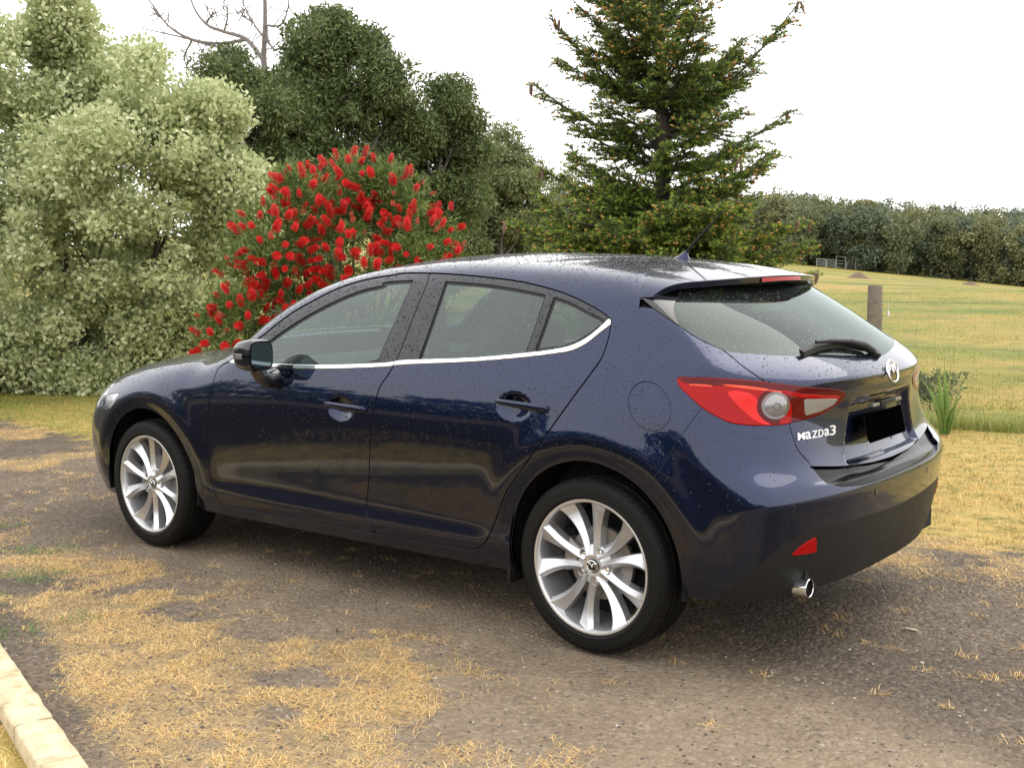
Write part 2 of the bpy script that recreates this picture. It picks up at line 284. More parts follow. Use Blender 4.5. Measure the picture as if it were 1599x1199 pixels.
class Tab:
    """cubic B-spline evaluation of a table resampled on a fine uniform grid (C2 smooth)"""
    def __init__(s, xk, zk, V, dx=.06, dz=.03):
        s.x0, s.z0, s.dx, s.dz = xk[0], zk[0], dx, dz
        nx = int(round((xk[-1] - xk[0]) / dx)) + 1; nz = int(round((zk[-1] - zk[0]) / dz)) + 1
        gx = s.x0 + np.arange(nx) * dx; gz = s.z0 + np.arange(nz) * dz
        A = cr1(xk, np.asarray(V, float), gx)
        s.G = cr1(zk, A.T, gz).T
    def __call__(s, x, z):
        x, z = np.broadcast_arrays(x, z)
        G = s.G; u = np.clip((x - s.x0) / s.dx, 0, G.shape[0] - 1.001); v = np.clip((z - s.z0) / s.dz, 0, G.shape[1] - 1.001)
        i = np.floor(u).astype(int); j = np.floor(v).astype(int); a = u - i; b = v - j
        def w(t): return ((1-t)**3/6, (3*t**3-6*t**2+4)/6, (-3*t**3+3*t**2+3*t+1)/6, t**3/6)
        wa, wb = w(a), w(b); r = 0
        for p in range(4):
            ii = np.clip(i + p - 1, 0, G.shape[0] - 1)
            for q in range(4):
                jj = np.clip(j + q - 1, 0, G.shape[1] - 1)
                r = r + wa[p] * wb[q] * G[ii, jj]
        return r

class Crv:
    def __init__(s, xk, yk, dx=.04):
        s.t = Tab(xk, [0, .03, .06], np.repeat(np.asarray(yk, float)[:, None], 3, 1), dx=dx)
    def __call__(s, x): return s.t(x, np.full(np.shape(x), .03))

def sm(a, b, x):
    t = np.clip((x - a) / (b - a), 0, 1); return t*t*(3-2*t)

XS = [-.95, -.6, -.3, 0, .35, .75, 1.15, 1.7, 2.2, 2.7, 3.1, 3.4, 3.7]
ZS = [.10, .22, .32, .40, .52, .65, .76, .86, .94, 1.02, 1.12, 1.24, 1.36, 1.50]
SV = [ # rows follow XS, columns ZS : half width
 [.70, .76, .81, .83, .845, .84, .82, .81, .795, .755, .69, .61, .53, .43],
 [.72, .79, .845, .865, .875, .875, .868, .86, .838, .80, .74, .66, .575, .48],
 [.76, .82, .865, .875, .882, .885, .886, .876, .856, .825, .77, .70, .62, .53],
 [.76, .82, .858, .872, .884, .890, .892, .884, .866, .838, .79, .725, .65, .56],
 [.76, .815, .858, .856, .868, .880, .886, .880, .864, .840, .80, .738, .665, .575],
 [.76, .815, .856, .850, .862, .874, .882, .876, .860, .838, .80, .742, .674, .585],
 [.76, .815, .856, .850, .860, .872, .880, .874, .858, .834, .795, .738, .672, .58],
 [.76, .815, .856, .850, .860, .872, .880, .874, .856, .826, .785, .725, .655, .56],
 [.76, .82, .860, .862, .872, .882, .884, .874, .852, .81, .76, .70, .63, .54],
 [.76, .82, .868, .878, .888, .890, .885, .868, .83, .77, .70, .62, .55, .46],
 [.74, .80, .850, .862, .868, .865, .855, .832, .79, .73, .66, .58, .50, .42],
 [.70, .755, .79, .80, .805, .80, .79, .765, .73, .68, .6, .5, .45, .4],
 [.60, .62, .64, .65, .65, .65, .64, .62, .60, .56, .5, .45, .4, .35],
]
side_t = Tab(XS, ZS, SV)
def S(x, z):
    y = side_t(x, z)
    for xw in (0.0, 2.7):
        r = np.hypot(x - xw, z - .335)
        up = sm(.22, .42, z)
        y = y + up * (.010 * np.exp(-((r - .455) / .06)**2) - .006 * sm(.43, .37, r))
    for xc, zc, zt in ((1.272, .806, .0), (.335, .879, .0)):
        q = 1 - ((x - xc) / .088)**2 - ((z - zc) / .056)**2
        y = y - .019 * sm(0, 1.15, q)
    return y

TX = [-1.0, -.75, -.5, -.3, -.1, .2, .5, .8, 1.1, 1.3, 1.5, 1.7, 1.9, 2.05, 2.2, 2.3, 2.45, 2.7, 3.0, 3.2, 3.4, 3.55, 3.7]
T0V = [1.16, 1.235, 1.307, 1.352, 1.389, 1.423, 1.441, 1.450, 1.443, 1.430, 1.407, 1.365, 1.297, 1.225, 1.135, 1.06, 1.01, .985, .935, .885, .80, .71, .60]
TCV = [.30, .20, .16, .13, .12, .11, .11, .11, .12, .13, .16, .20, .26, .30, .26, .18, .10, .09, .10, .13, .2, .25, .3]
t0 = Crv(TX, T0V); tc = Crv(TX, TCV)
def T(x, y): return t0(x) - tc(x) * y * y

# rear face: x of the surface at the centre line against z, and its plan curvature
RZ = [.10, .18, .26, .34, .45, .56, .62, .66, .72, .80, .88, .94, .985, 1.03, 1.10, 1.20, 1.30, 1.42, 1.5]
R0V = [-.60, -.69, -.745, -.775, -.80, -.815, -.818, -.805, -.776, -.769, -.768, -.776, -.768, -.72, -.61, -.45, -.27, -.05, .08]
r0 = Crv(RZ, R0V, dx=.03)
RK = [.28, .28, .27, .26, .25, .24, .23, .24, .30, .38, .44, .48, .48, .44, .44, .44, .44, .44, .44]
rk = Crv(RZ, RK, dx=.03)
def R(y, z):
    a = np.abs(y)
    base = r0(z) + rk(z) * a**2.6
    # hatch steps in from the bumper: a shelf between the corners
    inn = sm(.70, .34, a)
    step = .030 * sm(.652, .674, z) * sm(1.0, .95, z)
    # plate recess
    w = .36 - .35 * np.clip(z - .70, 0, .3)
    rec = .030 * sm(w + .0, w - .045, a) * sm(.685, .70, z) * sm(.925, .885, z)
    return base + step * inn + rec

def F(y, z):
    a = np.abs(y)
    return f0(z) - .42 * a**2.4
f0 = Crv([.10, .2, .3, .4, .5, .6, .7, .8, .9, 1.1, 1.5], [3.50, 3.56, 3.60, 3.62, 3.635, 3.64, 3.62, 3.56, 3.48, 3.3, 3.0], dx=.04)

def smax(a, b, k):
    h = np.clip(1 - np.abs(a - b) / k, 0, 1)
    return np.maximum(a, b) + h*h*h*k/6.0

def body(p):
    x, y, z = p[..., 0], p[..., 1], p[..., 2]
    a = np.abs(y)
    fs = (a - S(x, z)) * .93
    ft = (z - T(x, a)) * np.where(x > 1.2, .88, .97)
    fr = (R(y, z) - x) * np.where(z > 1.0, .75, .97)
    ff = (x - F(y, z)) * .9
    k1 = .13 + .10 * sm(2.2, 2.9, x) - .03*sm(1.2,1.8,x)*sm(2.4,2.0,x)
    f = smax(fs, ft, k1)
    kr = .11 + .04*sm(.68,.8,z) - .08 * sm(.98, 1.06, z)
    f = smax(f, fr, kr)
    f = smax(f, ff, .25)
    return f

def grad(p, h=2e-4):
    g = np.empty(p.shape)
    for i in range(3):
        d = np.zeros(3); d[i] = h
        g[..., i] = body(p + d) - body(p - d)
    return g / np.linalg.norm(g, axis=-1, keepdims=True)

def march(o, d, tmax=2.2, n=110, t0_=0.05):
    """first crossing outwards from inside"""
    ts = np.full(o.shape[:-1], t0_); lo = ts.copy(); hi = np.full_like(ts, tmax); found = np.zeros(ts.shape, bool)
    for i in range(n):
        t = t0_ + (tmax - t0_) * (i + 1) / n
        act = ~found
        if not act.any(): break
        v = body(o + d * t)
        new = act & (v > 0)
        hi[new] = t; found |= new
        lo[act & ~new] = t
    for _ in range(26):
        m = .5 * (lo + hi); v = body(o + d * m[..., None]); s = v > 0
        hi = np.where(s, m, hi); lo = np.where(s, lo, m)
    return o + d * (.5 * (lo + hi))[..., None]

def body_grid(nu=330, nfan=100, nv=230, v0=-58):
    XA, XB, ZC = -.25, 2.95, .70
    us = []
    for i in range(nfan): us.append((XA, np.pi * (1 - .5 * i / nfan)))   # plan angle: pi = straight back
    for i in range(nu + 1): us.append((XA + (XB - XA) * i / nu, np.pi/2))
    for i in range(1, nfan + 1): us.append((XB, np.pi/2 * (1 - i / nfan)))
    us = np.array(us); vs = np.radians(np.linspace(v0, 90, nv))
    O = np.zeros((len(us), nv, 3)); D = np.zeros_like(O)
    O[..., 0] = us[:, 0:1]; O[..., 2] = ZC
    D[..., 0] = np.cos(us[:, 1:2]) * np.cos(vs); D[..., 1] = np.sin(us[:, 1:2]) * np.cos(vs); D[..., 2] = np.sin(vs)
    P = march(O, D)
    P[0, :, 1] = 0; P[-1, :, 1] = 0; P[:, -1, 1] = 0
    return P
# ================================================================== materials of the car
def paint_mat():
    m = mat('navy_paint', (.008, .016, .065), rough=.34, metal=1., coat=1.0, coat_rough=.02, spec=.5)
    n = N(m); co = n.coord('Object')
    # metal flake sparkle and a little road film low on the flanks
    n.b.inputs['Coat IOR'].default_value = 1.52
    fl = n.noise(1800, 1, .5, co)
    c = n.mix(n.math('MULTIPLY', fl, .5), (.0019, .0070, .0350), (.0068, .0185, .078))
    d = n.noise(5, 5, .6, co); sep = n.new('SeparateXYZ'); n.link(co, sep.inputs[0])
    low = n.new('MapRange'); low.inputs[1].default_value = .75; low.inputs[2].default_value = .25; n.link(sep.outputs[2], low.inputs[0])
    dust = n.math('MULTIPLY', n.math('MULTIPLY', low.outputs[0], d), .10)
    n.link(n.mix(dust, c, (.07, .055, .04)), n.b.inputs['Base Color'])
    n.link(n.math('ADD', n.math('MULTIPLY', dust, 1.2), .02), n.b.inputs['Coat Roughness'])
    return m
PAINT = paint_mat()
def speckled(name, col, rough, sc=60, amt=.35, bump=0., metal=0., coat=0.):
    m = mat(name, col, rough, metal, coat); n = N(m); co = n.coord('Object')
    f = n.noise(sc, 5, .6, co)
    n.link(n.mix(f, tuple(c*(1-amt) for c in col), tuple(min(1, c*(1+amt)) for c in col)), n.b.inputs['Base Color'])
    n.link(n.math('ADD', n.math('MULTIPLY', n.noise(sc*.3, 3, .5, co), .2), max(rough-.1, .01)), n.b.inputs['Roughness'])
    if bump: n.bump(n.noise(sc*4, 3, .6, co), bump, .002)
    return m
BLKPL = speckled('black_plastic', (.014, .014, .013), .50, 80, .25, .3)
BLKPL.node_tree.nodes['Principled BSDF'].inputs['Specular IOR Level'].default_value = .3
STEPM = mat('step_plastic', (.003, .003, .004), .14, spec=.18)
TYRE_ = None
BLKGL = mat('gloss_black', (.004, .004, .005), .05, 0, .6)
FRAMEM = speckled('window_frame_satin', (.035, .037, .043), .20, 40, .12)
SEAL = mat('rubber_seal', (.006, .006, .006), .5)
LINER = mat('inner_black', (.004, .004, .004), .8)
CHROME = mat('chrome', (.82, .82, .82), .08, 1.)
ALLOY = mat('silver_alloy', (.64, .64, .65), .28, .70, .5, .08)
ALLOYD = mat('inner_alloy', (.42, .42, .43), .38, .7)
STEEL = speckled('brake_steel', (.30, .28, .26), .40, 50, .4, 0, .8)
TYRE = speckled('tyre_rubber', (.0085, .008, .0075), .62, 90, .35, .15)
BRED = mat('bright_red_lens', (.72, .008, .006), .15, 0, 0, spec=.4)
REDL = mat('red_lens', (.36, .002, .003), .05, 0, 0, spec=.25); REDD = mat('dark_red_lens', (.10, .002, .003), .05, 0, 0, spec=.28)
ORANGEL = mat('orange_red_lens', (.80, .07, .02), .1, 0, 0); CLEARL = mat('clear_lens', (.30, .29, .29), .16, .5, 0)
RIMGREY = mat('lens_grey', (.13, .11, .11), .12, .4, 1.)
SEATM = speckled('dark_seat_fabric', (.025, .025, .027), .85, 200, .3)
def glass_mat(name, tint, refl=1.0, rough=.01, body=(.03, .034, .036), cover=.25):
    """tinted car glass: see-through tint, a faint film of its own, and the glossy outer face"""
    m = bpy.data.materials.new(name); m.use_nodes = True; n = N(m); t = n.t
    t.nodes.remove(n.b)
    tr = n.new('BsdfTransparent'); tr.inputs[0].default_value = (*tint, 1)
    df = n.new('BsdfDiffuse'); df.inputs[0].default_value = (*body, 1)
    gl = n.new('BsdfGlossy'); gl.inputs['Roughness'].default_value = rough; gl.inputs[0].default_value = (.90, 1, .97, 1)
    mx = n.new('MixShader'); mx.inputs[0].default_value = cover; n.link(tr.outputs[0], mx.inputs[1]); n.link(df.outputs[0], mx.inputs[2])
    fr = n.new('Fresnel'); bf = n.new('NewGeometry')
    io = n.math('ADD', n.math('MULTIPLY', bf.outputs['Backfacing'], 1/1.52 - 1.52), 1.52); n.link(io, fr.inputs[0])
    fm = n.math('MULTIPLY', fr.outputs[0], 2.3 * refl); fc = n.math('MINIMUM', fm, 1.0)
    m2 = n.new('MixShader'); n.link(fc, m2.inputs[0]); n.link(mx.outputs[0], m2.inputs[1]); n.link(gl.outputs[0], m2.inputs[2])
    n.link(m2.outputs[0], n.out.inputs[0]); return m
GLASS = glass_mat('tinted_glass', (.48, .57, .54), .76, body=(.12, .16, .155), cover=.06)
GLASSR = glass_mat('rear_tinted_glass', (.18, .22, .215), .31, body=(.035, .038, .038), cover=.30)

TYRE.node_tree.nodes['Principled BSDF'].inputs['Specular IOR Level'].default_value = .22
# ================================================================== cutting panels out of the surface
class Pc:
    def __init__(s, V, N_, F): s.V, s.N, s.F = V, N_, F
    @property
    def dom(s): return np.stack([.9 - np.abs(s.V[:, 1]) - s.V[:, 0], s.V[:, 2]], -1)

def clip(p, val):
    """part of the triangle mesh where val > 0"""
    V, Nn, F = p.V, p.N, p.F
    s = val[F] > 0; cnt = s.sum(1)
    keep = [F[cnt == 3]]
    part = F[(cnt > 0) & (cnt < 3)]
    if len(part) == 0: 
        F2 = keep[0]; u, inv = np.unique(F2, return_inverse=True); return Pc(V[u], Nn[u], inv.reshape(-1, 3))
    sp = val[part] > 0; c = sp.sum(1)
    # rotate so that the odd one out comes first
    odd = np.where(c == 1, np.argmax(sp, 1), np.argmin(sp, 1))
    T3 = part[np.arange(len(part))[:, None], (odd[:, None] + np.arange(3)) % 3]
    a, b, d = T3[:, 0], T3[:, 1], T3[:, 2]
    newV = []; newN = []; cache = {}
    keys = np.concatenate([np.stack([a, b], 1), np.stack([a, d], 1)]); ks = np.sort(keys, 1)
    uq, inv = np.unique(ks, axis=0, return_inverse=True); inv = inv.ravel()
    v0, v1 = val[uq[:, 0]], val[uq[:, 1]]
    t = (v0 / (v0 - v1))[:, None]
    nv = V[uq[:, 0]] * (1-t) + V[uq[:, 1]] * t; nn = Nn[uq[:, 0]] * (1-t) + Nn[uq[:, 1]] * t
    nn /= np.linalg.norm(nn, axis=1, keepdims=True)
    base = len(V); ab = base + inv[:len(a)]; ad = base + inv[len(a):]
    one = c == 1
    keep.append(np.stack([a, ab, ad], 1)[one])
    two = ~one
    keep.append(np.stack([ab, b, d], 1)[two]); keep.append(np.stack([ab, d, ad], 1)[two])
    V2 = np.concatenate([V, nv]); N2 = np.concatenate([Nn, nn]); F2 = np.concatenate(keep)
    u, inv = np.unique(F2, return_inverse=True)
    q = Pc(V2[u], N2[u], inv.reshape(-1, 3))
    ar = np.linalg.norm(np.cross(q.V[q.F[:, 1]] - q.V[q.F[:, 0]], q.V[q.F[:, 2]] - q.V[q.F[:, 0]]), axis=1)
    q.F = q.F[ar > 1e-11]
    return q

def sd_poly(P, poly):
    """signed distance, positive inside"""
    P = np.asarray(P); poly = np.asarray(poly, float)
    a = poly; b = np.roll(poly, -1, 0); best = np.full(len(P), 1e9); ins = np.zeros(len(P), bool)
    for i in range(len(a)):
        e = b[i] - a[i]; L = e @ e
        if L < 1e-14: continue
        w = P - a[i]; t = np.clip((w @ e) / L, 0, 1)
        best = np.minimum(best, ((w - t[:, None] * e)**2).sum(1))
        c = (a[i, 1] > P[:, 1]) != (b[i, 1] > P[:, 1])
        if c.any():
            xi = a[i, 0] + (P[:, 1] - a[i, 1]) * e[0] / (e[1] if abs(e[1]) > 1e-12 else 1e-12)
            ins ^= c & (P[:, 0] < xi)
    return np.sqrt(best) * np.where(ins, 1, -1)

def dd(name, a=None, b=None):
    """feature curve in the unrolled (w, z) domain"""
    q = np.array(TRACE[name])[a:b]
    return np.stack([.9 - np.abs(q[:, 1]) - q[:, 0], q[:, 2]], -1)

def smooth(c, n=6, closed=False):
    c = np.asarray(c, float); m = len(c); out = []
    for i in range(m if closed else m - 1):
        p0 = c[(i-1) % m] if closed or i > 0 else 2*c[0] - c[1]
        p1 = c[i]; p2 = c[(i+1) % m]
        p3 = c[(i+2) % m] if closed or i + 2 < m else 2*c[-1] - c[-2]
        d1 = max(np.linalg.norm(p2-p1)**.5, 1e-4); d0 = max(np.linalg.norm(p1-p0)**.5, 1e-4); d2 = max(np.linalg.norm(p3-p2)**.5, 1e-4)
        m1 = (p1-p0)/d0 - (p2-p0)/(d0+d1) + (p2-p1)/d1; m2 = (p2-p1)/d1 - (p3-p1)/(d1+d2) + (p3-p2)/d2
        m1 *= d1; m2 *= d1
        for k in range(n):
            t = k/n; out.append((2*t**3-3*t*t+1)*p1 + (t**3-2*t*t+t)*m1 + (-2*t**3+3*t*t)*p2 + (t**3-t*t)*m2)
    if not closed: out.append(c[-1])
    return np.array(out)

def boundary(F):
    e = np.concatenate([F[:, [0, 1]], F[:, [1, 2]], F[:, [2, 0]]])
    k = np.sort(e, 1); key = k[:, 0].astype(np.int64) * (k.max() + 1) + k[:, 1]
    u, idx, cnt = np.unique(key, return_index=True, return_counts=True)
    return e[idx[cnt == 1]]

def flange(p, depth=.018, lip=.0016, skip=None):
    """rolled edge: a small round-over and a return into the gap along every free edge"""
    E = boundary(p.F)
    if skip is not None: E = E[~skip(p.V[E].mean(1))]
    if len(E) == 0: return p
    V, Nn = p.V, p.N
    d = V[E[:, 1]] - V[E[:, 0]]; out = np.cross(d, (Nn[E[:, 0]] + Nn[E[:, 1]]) / 2)   # outwards in the surface
    o = np.zeros_like(V); np.add.at(o, E[:, 0], out); np.add.at(o, E[:, 1], out)
    vs = np.unique(E); ov = o[vs]; ov /= np.maximum(np.linalg.norm(ov, axis=1, keepdims=True), 1e-9)
    m = np.full(len(V), -1); m[vs] = np.arange(len(vs)); nb = len(vs); B = len(V)
    n0 = Nn[vs]
    r1 = V[vs] + ov * lip * .7 - n0 * lip * .3; r2 = V[vs] + ov * lip - n0 * lip; r3 = V[vs] + ov * lip - n0 * depth
    V2 = np.concatenate([V, r1, r2, r3]); h = (n0 + ov); h /= np.linalg.norm(h, axis=1, keepdims=True)
    N2 = np.concatenate([Nn, h, ov, ov]); F2 = [p.F]
    i0, i1 = m[E[:, 0]], m[E[:, 1]]
    rows = [(E[:, 0], E[:, 1])] + [(B + k*nb + i0, B + k*nb + i1) for k in range(3)]
    for k in range(3):
        (a, b), (c, e) = rows[k], rows[k+1]
        F2.append(np.stack([a, c, b], 1)); F2.append(np.stack([b, c, e], 1))
    return Pc(V2, N2, np.concatenate(F2))

def center_skip(c): return np.abs(c[:, 1]) < 2e-3

def join(*ps):
    V = []; Nn = []; F = []; o = 0
    for p in ps: V.append(p.V); Nn.append(p.N); F.append(p.F + o); o += len(p.V)
    return Pc(np.concatenate(V), np.concatenate(Nn), np.concatenate(F))
def mirror(p): return Pc(p.V * [1, -1, 1], p.N * [1, -1, 1], p.F[:, ::-1])
def put(name, p, m, parent, off=0., depth=.018, both=False, side=1, lip=.0016):
    if len(p.F) == 0:
        print('EMPTY PIECE', name); return None
    if off: p = Pc(p.V + p.N * off, p.N, p.F)
    if depth: p = flange(p, depth, lip, center_skip)
    if both: p = join(p, mirror(p))
    elif side < 0: p = mirror(p)
    return link(name, fastmesh(name, p.V, p.F, p.N), m, parent)

# dense surface grid of the left half
def march_fast(O, D):
    Pc_ = march(O[::5, ::5], D[::5, ::5]); t = np.linalg.norm(Pc_ - O[::5, ::5], axis=-1)
    nu, nv = O.shape[:2]
    u = np.arange(nu) / 5; v = np.arange(nv) / 5
    i = np.clip(np.floor(u).astype(int), 0, t.shape[0]-2); j = np.clip(np.floor(v).astype(int), 0, t.shape[1]-2)
    a = (u - i)[:, None]; b = (v - j)[None]
    tt = (t[i][:, j]*(1-a)*(1-b) + t[i+1][:, j]*a*(1-b) + t[i][:, j+1]*(1-a)*b + t[i+1][:, j+1]*a*b)
    lo = tt - .06; hi = tt + .06
    for k in range(4):
        bad = body(O + D * hi[..., None]) < 0; hi = np.where(bad, hi + .04, hi)
        bad2 = body(O + D * lo[..., None]) > 0; lo = np.where(bad2, lo - .04, lo)
    for k in range(15):
        m = .5*(lo+hi); s = body(O + D*m[..., None]) > 0
        hi = np.where(s, m, hi); lo = np.where(s, lo, m)
    return O + D * (.5*(lo+hi))[..., None]

def make_surface():
    global march
    old = march; nu, nfan, nv = 400, 110, 261
    rec = {}
    def grab(O, D): rec['O'] = O; rec['D'] = D; return O + D
    march = grab; body_grid(nu, nfan, nv, -58); march = old
    O, D = rec['O'], rec['D']
    n5u = (O.shape[0] - 1) // 5 * 5 + 1; 
    P = march_fast(O[:n5u], D[:n5u])
    P[0, :, 1] = 0; P[-1, :, 1] = 0; P[:, -1, 1] = 0
    V = P.reshape(-1, 3); Nn = grad(V)
    a, b = P.shape[:2]; idx = np.arange(a*b).reshape(a, b)
    q = np.stack([idx[:-1, :-1], idx[:-1, 1:], idx[1:, 1:], idx[1:, :-1]], -1).reshape(-1, 4)
    F = np.concatenate([q[:, [0, 1, 2]], q[:, [0, 2, 3]]])
    return Pc(V, Nn, F)

SURF = make_surface()
# the grid is oriented so that face winding agrees with the outward normal
_f = SURF.F; _c = np.cross(SURF.V[_f[:, 1]] - SURF.V[_f[:, 0]], SURF.V[_f[:, 2]] - SURF.V[_f[:, 0]])
if (np.einsum('ij,ij->i', _c, SURF.N[_f[:, 0]]) < 0).mean() > .5: SURF.F = _f[:, ::-1]

_nv = 261; _nu = len(SURF.V)//_nv; _id = np.arange(_nu*_nv).reshape(_nu, _nv)[::4, ::4]
_q = np.stack([_id[:-1, :-1], _id[:-1, 1:], _id[1:, 1:], _id[1:, :-1]], -1).reshape(-1, 4); _F = np.concatenate([_q[:, [0, 1, 2]], _q[:, [0, 2, 3]]])
if (SURF.F[0] != np.array([0, 1, _nv + 1])).any(): _F = _F[:, ::-1]
COARSE = Pc(SURF.V, SURF.N, _F)
CAR = empty('hatchback_car', (1.35, 0, 0), label='dark navy blue five door hatchback wet with rain on the gravel drive', cat='car')
G = .0032   # half a shut line
AR, AZ = .374, .335
def arch(P, r=AR): return np.minimum(np.hypot(P[:, 0], P[:, 2] - AZ), np.hypot(P[:, 0] - 2.7, P[:, 2] - AZ)) - r
def bottom(P):
    x = P[:, 0]; return P[:, 2] - np.interp(x, [-.9, -.7, -.4, .3, 1.5, 2.3, 3.1, 3.6], [.30, .285, .27, .235, .225, .225, .21, .22])
W0 = clip(SURF, arch(SURF.V)); W0 = clip(W0, bottom(W0.V))

def cut(p, poly, gap=G):
    d = sd_poly(p.dom, poly)
    return clip(p, d - gap), clip(p, -d - gap)
def ins(p, poly, gap=0.): return clip(p, sd_poly(p.dom, poly) - gap)
def out(p, poly, gap=0.): return clip(p, -sd_poly(p.dom, poly) - gap)

FO = dd('frame_out'); D1 = dd('d1'); D2 = dd('d2'); D3 = dd('d3')
FOs = smooth(FO, 5)
k2 = int(np.argmin(np.abs(FOs[:, 0] - D2[0, 0])))
D1s, D2s, D3s = smooth(D1, 5), smooth(D2, 5), smooth(D3[:-4], 5)
sill_z = .284
iB = D2s[-1]
FRONT_DOOR = np.vstack([FOs[:k2+1], D2s[1:], [[D2s[-1, 0], .284]], D1s[::-1][:-1]])
REAR_DOOR = np.vstack([D2s[::-1][:-1], FOs[k2:], D3s[1:], [[D2s[-1, 0], .284]]])
CT, CB = smooth(dd('chrome_top'), 4), smooth(dd('chrome_bot'), 4)
BELT_UP = np.vstack([[[-3, CT[0, 1]]], CT, [[CT[-1, 0] + .004, 2.0]], [[-3, 2.0]]])      # above the chrome
BELT_DN = np.vstack([[[-3, CB[0, 1]]], CB, [[CB[-1, 0] + .03, CB[-1, 1] + .01]], [[3., CB[-1, 1] + .01]], [[3., -1]], [[-3, -1]]])
CHR = np.vstack([CT, CB[::-1]])
FG = np.vstack([smooth(dd('fglass_top'), 4), dd('fglass_rear')[1:], [CT[np.argmin(np.abs(CT[:, 0] - dd('fglass_top')[0, 0]))]]])
FG = np.vstack([smooth(dd('fglass_top'), 4), [dd('fglass_rear')[1]], CT[(CT[:, 0] < dd('fglass_rear')[1, 0]) & (CT[:, 0] > dd('fglass_top')[0, 0] - .06)][::-1] + [0, .002]])
RG = np.vstack([smooth(dd('rglass_top'), 4), [dd('rglass_rear')[1]], CT[(CT[:, 0] < dd('rglass_rear')[1, 0]) & (CT[:, 0] > dd('rglass_front')[1, 0])][::-1] + [0, .002], [dd('rglass_front')[1]]])
QG = smooth(dd('qglass'), 4)

# roof / screen / hood split in plan (x, y)
def plan(P): return np.stack([P[:, 0], np.abs(P[:, 1])], -1)
SCREEN = np.array([(2.28, -.1), (2.27, .2), (2.22, .45), (2.12, .66), (2.03, .735), (1.95, .728), (1.75, .675), (1.55, .625), (1.38, .59), (1.30, .565), (1.25, .4), (1.225, .2), (1.22, -.1)])
HOOD = np.array([(2.31, -.1), (2.30, .2), (2.25, .46), (2.15, .67), (2.10, .745), (2.3, .765), (2.7, .775), (3.0, .76), (3.2, .70), (3.36, .55), (3.47, .3), (3.50, -.1)])
def fdom(P): return np.stack([P[:, 0] - np.abs(P[:, 1]), P[:, 2]], -1)
_h = np.array(TRACE['headl']); HEADL = np.stack([_h[:, 0] - np.abs(_h[:, 1]), _h[:, 2]], -1)
HEADL = np.vstack([HEADL, [[3.35, .60], [3.40, .70]]])

up = W0.N[:, 2]
top = W0.V[:, 2] > .70
base = W0
def plansplit(p, poly, gap, zmin=.6):
    d = sd_poly(plan(p.V), poly); d = np.where(p.V[:, 2] > zmin, d, -1); return clip(p, d - gap), clip(p, -d - gap)
screen, base = plansplit(base, smooth(SCREEN, 4), .002, .9)
hood, base = plansplit(base, smooth(HOOD, 4), .003, .72)

fd, base = cut(base, FRONT_DOOR)
rd, base = cut(base, REAR_DOOR)
fuel = dd('fuel'); fc = (fuel[0] + fuel[2])/2; fr_ = np.array([.086, .081])
q = base.dom; dl = (np.hypot((q[:, 0]-fc[0])/fr_[0], (q[:, 1]-fc[1])/fr_[1]) - 1) * fr_.mean()
flapdom = lambda p: (np.hypot((p.dom[:, 0]-fc[0])/fr_[0], (p.dom[:, 1]-fc[1])/fr_[1]) - 1) * fr_.mean()
flap = clip(base, -flapdom(base) - .0018); base = clip(base, flapdom(base) - .0018)

TAIL = smooth(dd('tail'), 4, closed=True); TSPL = smooth(dd('tailsplit'), 5)
HS = smooth(dd('hatchside', 3), 5)
HB = smooth(dd('hatchbot'), 4); BT = dd('bumptop', 0, 6)
HATCH = np.vstack([[[HS[0, 0], 1.335]], HS, TSPL, HB, [[HB[-1, 0] + .005, .705]], dd('hatchlow')[:3], [[1.72, .672], [2.2, .672], [2.2, 1.335]]])
TAILOUT = TAIL
tl, base = cut(base, TAIL, .0022)
hatch, base = cut(base, HATCH, .0028)
# inner and outer lens
TS_L = np.vstack([TSPL, [[TSPL[-1, 0], .6]], [[0, .6]], [[0, 1.3]], [[TSPL[0, 0], 1.3]]])
tl_out = ins(tl, TS_L, .0012); tl_in = out(tl, TS_L, .0012)
# roof ends at the spoiler line, spoiler is its own piece
Z_SP = lambda P: P[:, 2] - np.interp(np.abs(P[:, 1]), [0, .26, .5, .68, .72], [1.325, 1.320, 1.308, 1.284, 1.27])
roofx = lambda P: P[:, 0] - np.interp(np.abs(P[:, 1]), [0, .42, .56, .62, .66, .68, .9], [-.020, -.027, -.055, -.066, -.074, -.094, -.2])
hatch = clip(hatch, -Z_SP(hatch.V) + .03)
rearcap = np.where((base.V[:, 2] > 1.24) & (base.V[:, 0] < .2), roofx(base.V), 1.0)
base = clip(base, rearcap - .0025)
# rear bumper and front bumper
QB = smooth(dd('qb'), 4)
BUMP = np.vstack([QB, [[QB[-1, 0] - .05, .60]], [[QB[-1, 0] - .05, -.1]], [[3, -.1]], [[3, .9]], [[1.3, .9]], [[QB[0, 0] + .25, 1.2]]])
BUMP = np.vstack([QB, [[.215, .58]], [[.215, -.1]], [[3, -.1]], [[3, .95]], [[1.2, .95]], [[.7, .94]]])
bump, base = cut(base, BUMP, .0016)
STEP = np.vstack([[[HB[-1, 0], .72]], BT - [0, .003], [[1.9, .627], [1.9, .70], [1.2, .70]]])
stepp, bump = cut(bump, STEP, 0.)
front = np.where(base.V[:, 0] > 2.9, np.interp(base.V[:, 2], [0, .45, .60, .66, .75], [2.30, 2.30, 2.36, 2.45, 2.9]) - fdom(base.V)[:, 0], 1)
fbump = clip(base, -front - .0015); base = clip(base, front - .0015)
def fcut(p):
    d = sd_poly(fdom(p.V), HEADL); d = np.where(p.V[:, 0] > 2.9, np.minimum(d, np.abs(p.V[:, 1]) - .46), -1); return clip(p, d - .002), clip(p, -d - .002)
hl, fbump = fcut(fbump); hl2, base = fcut(base)
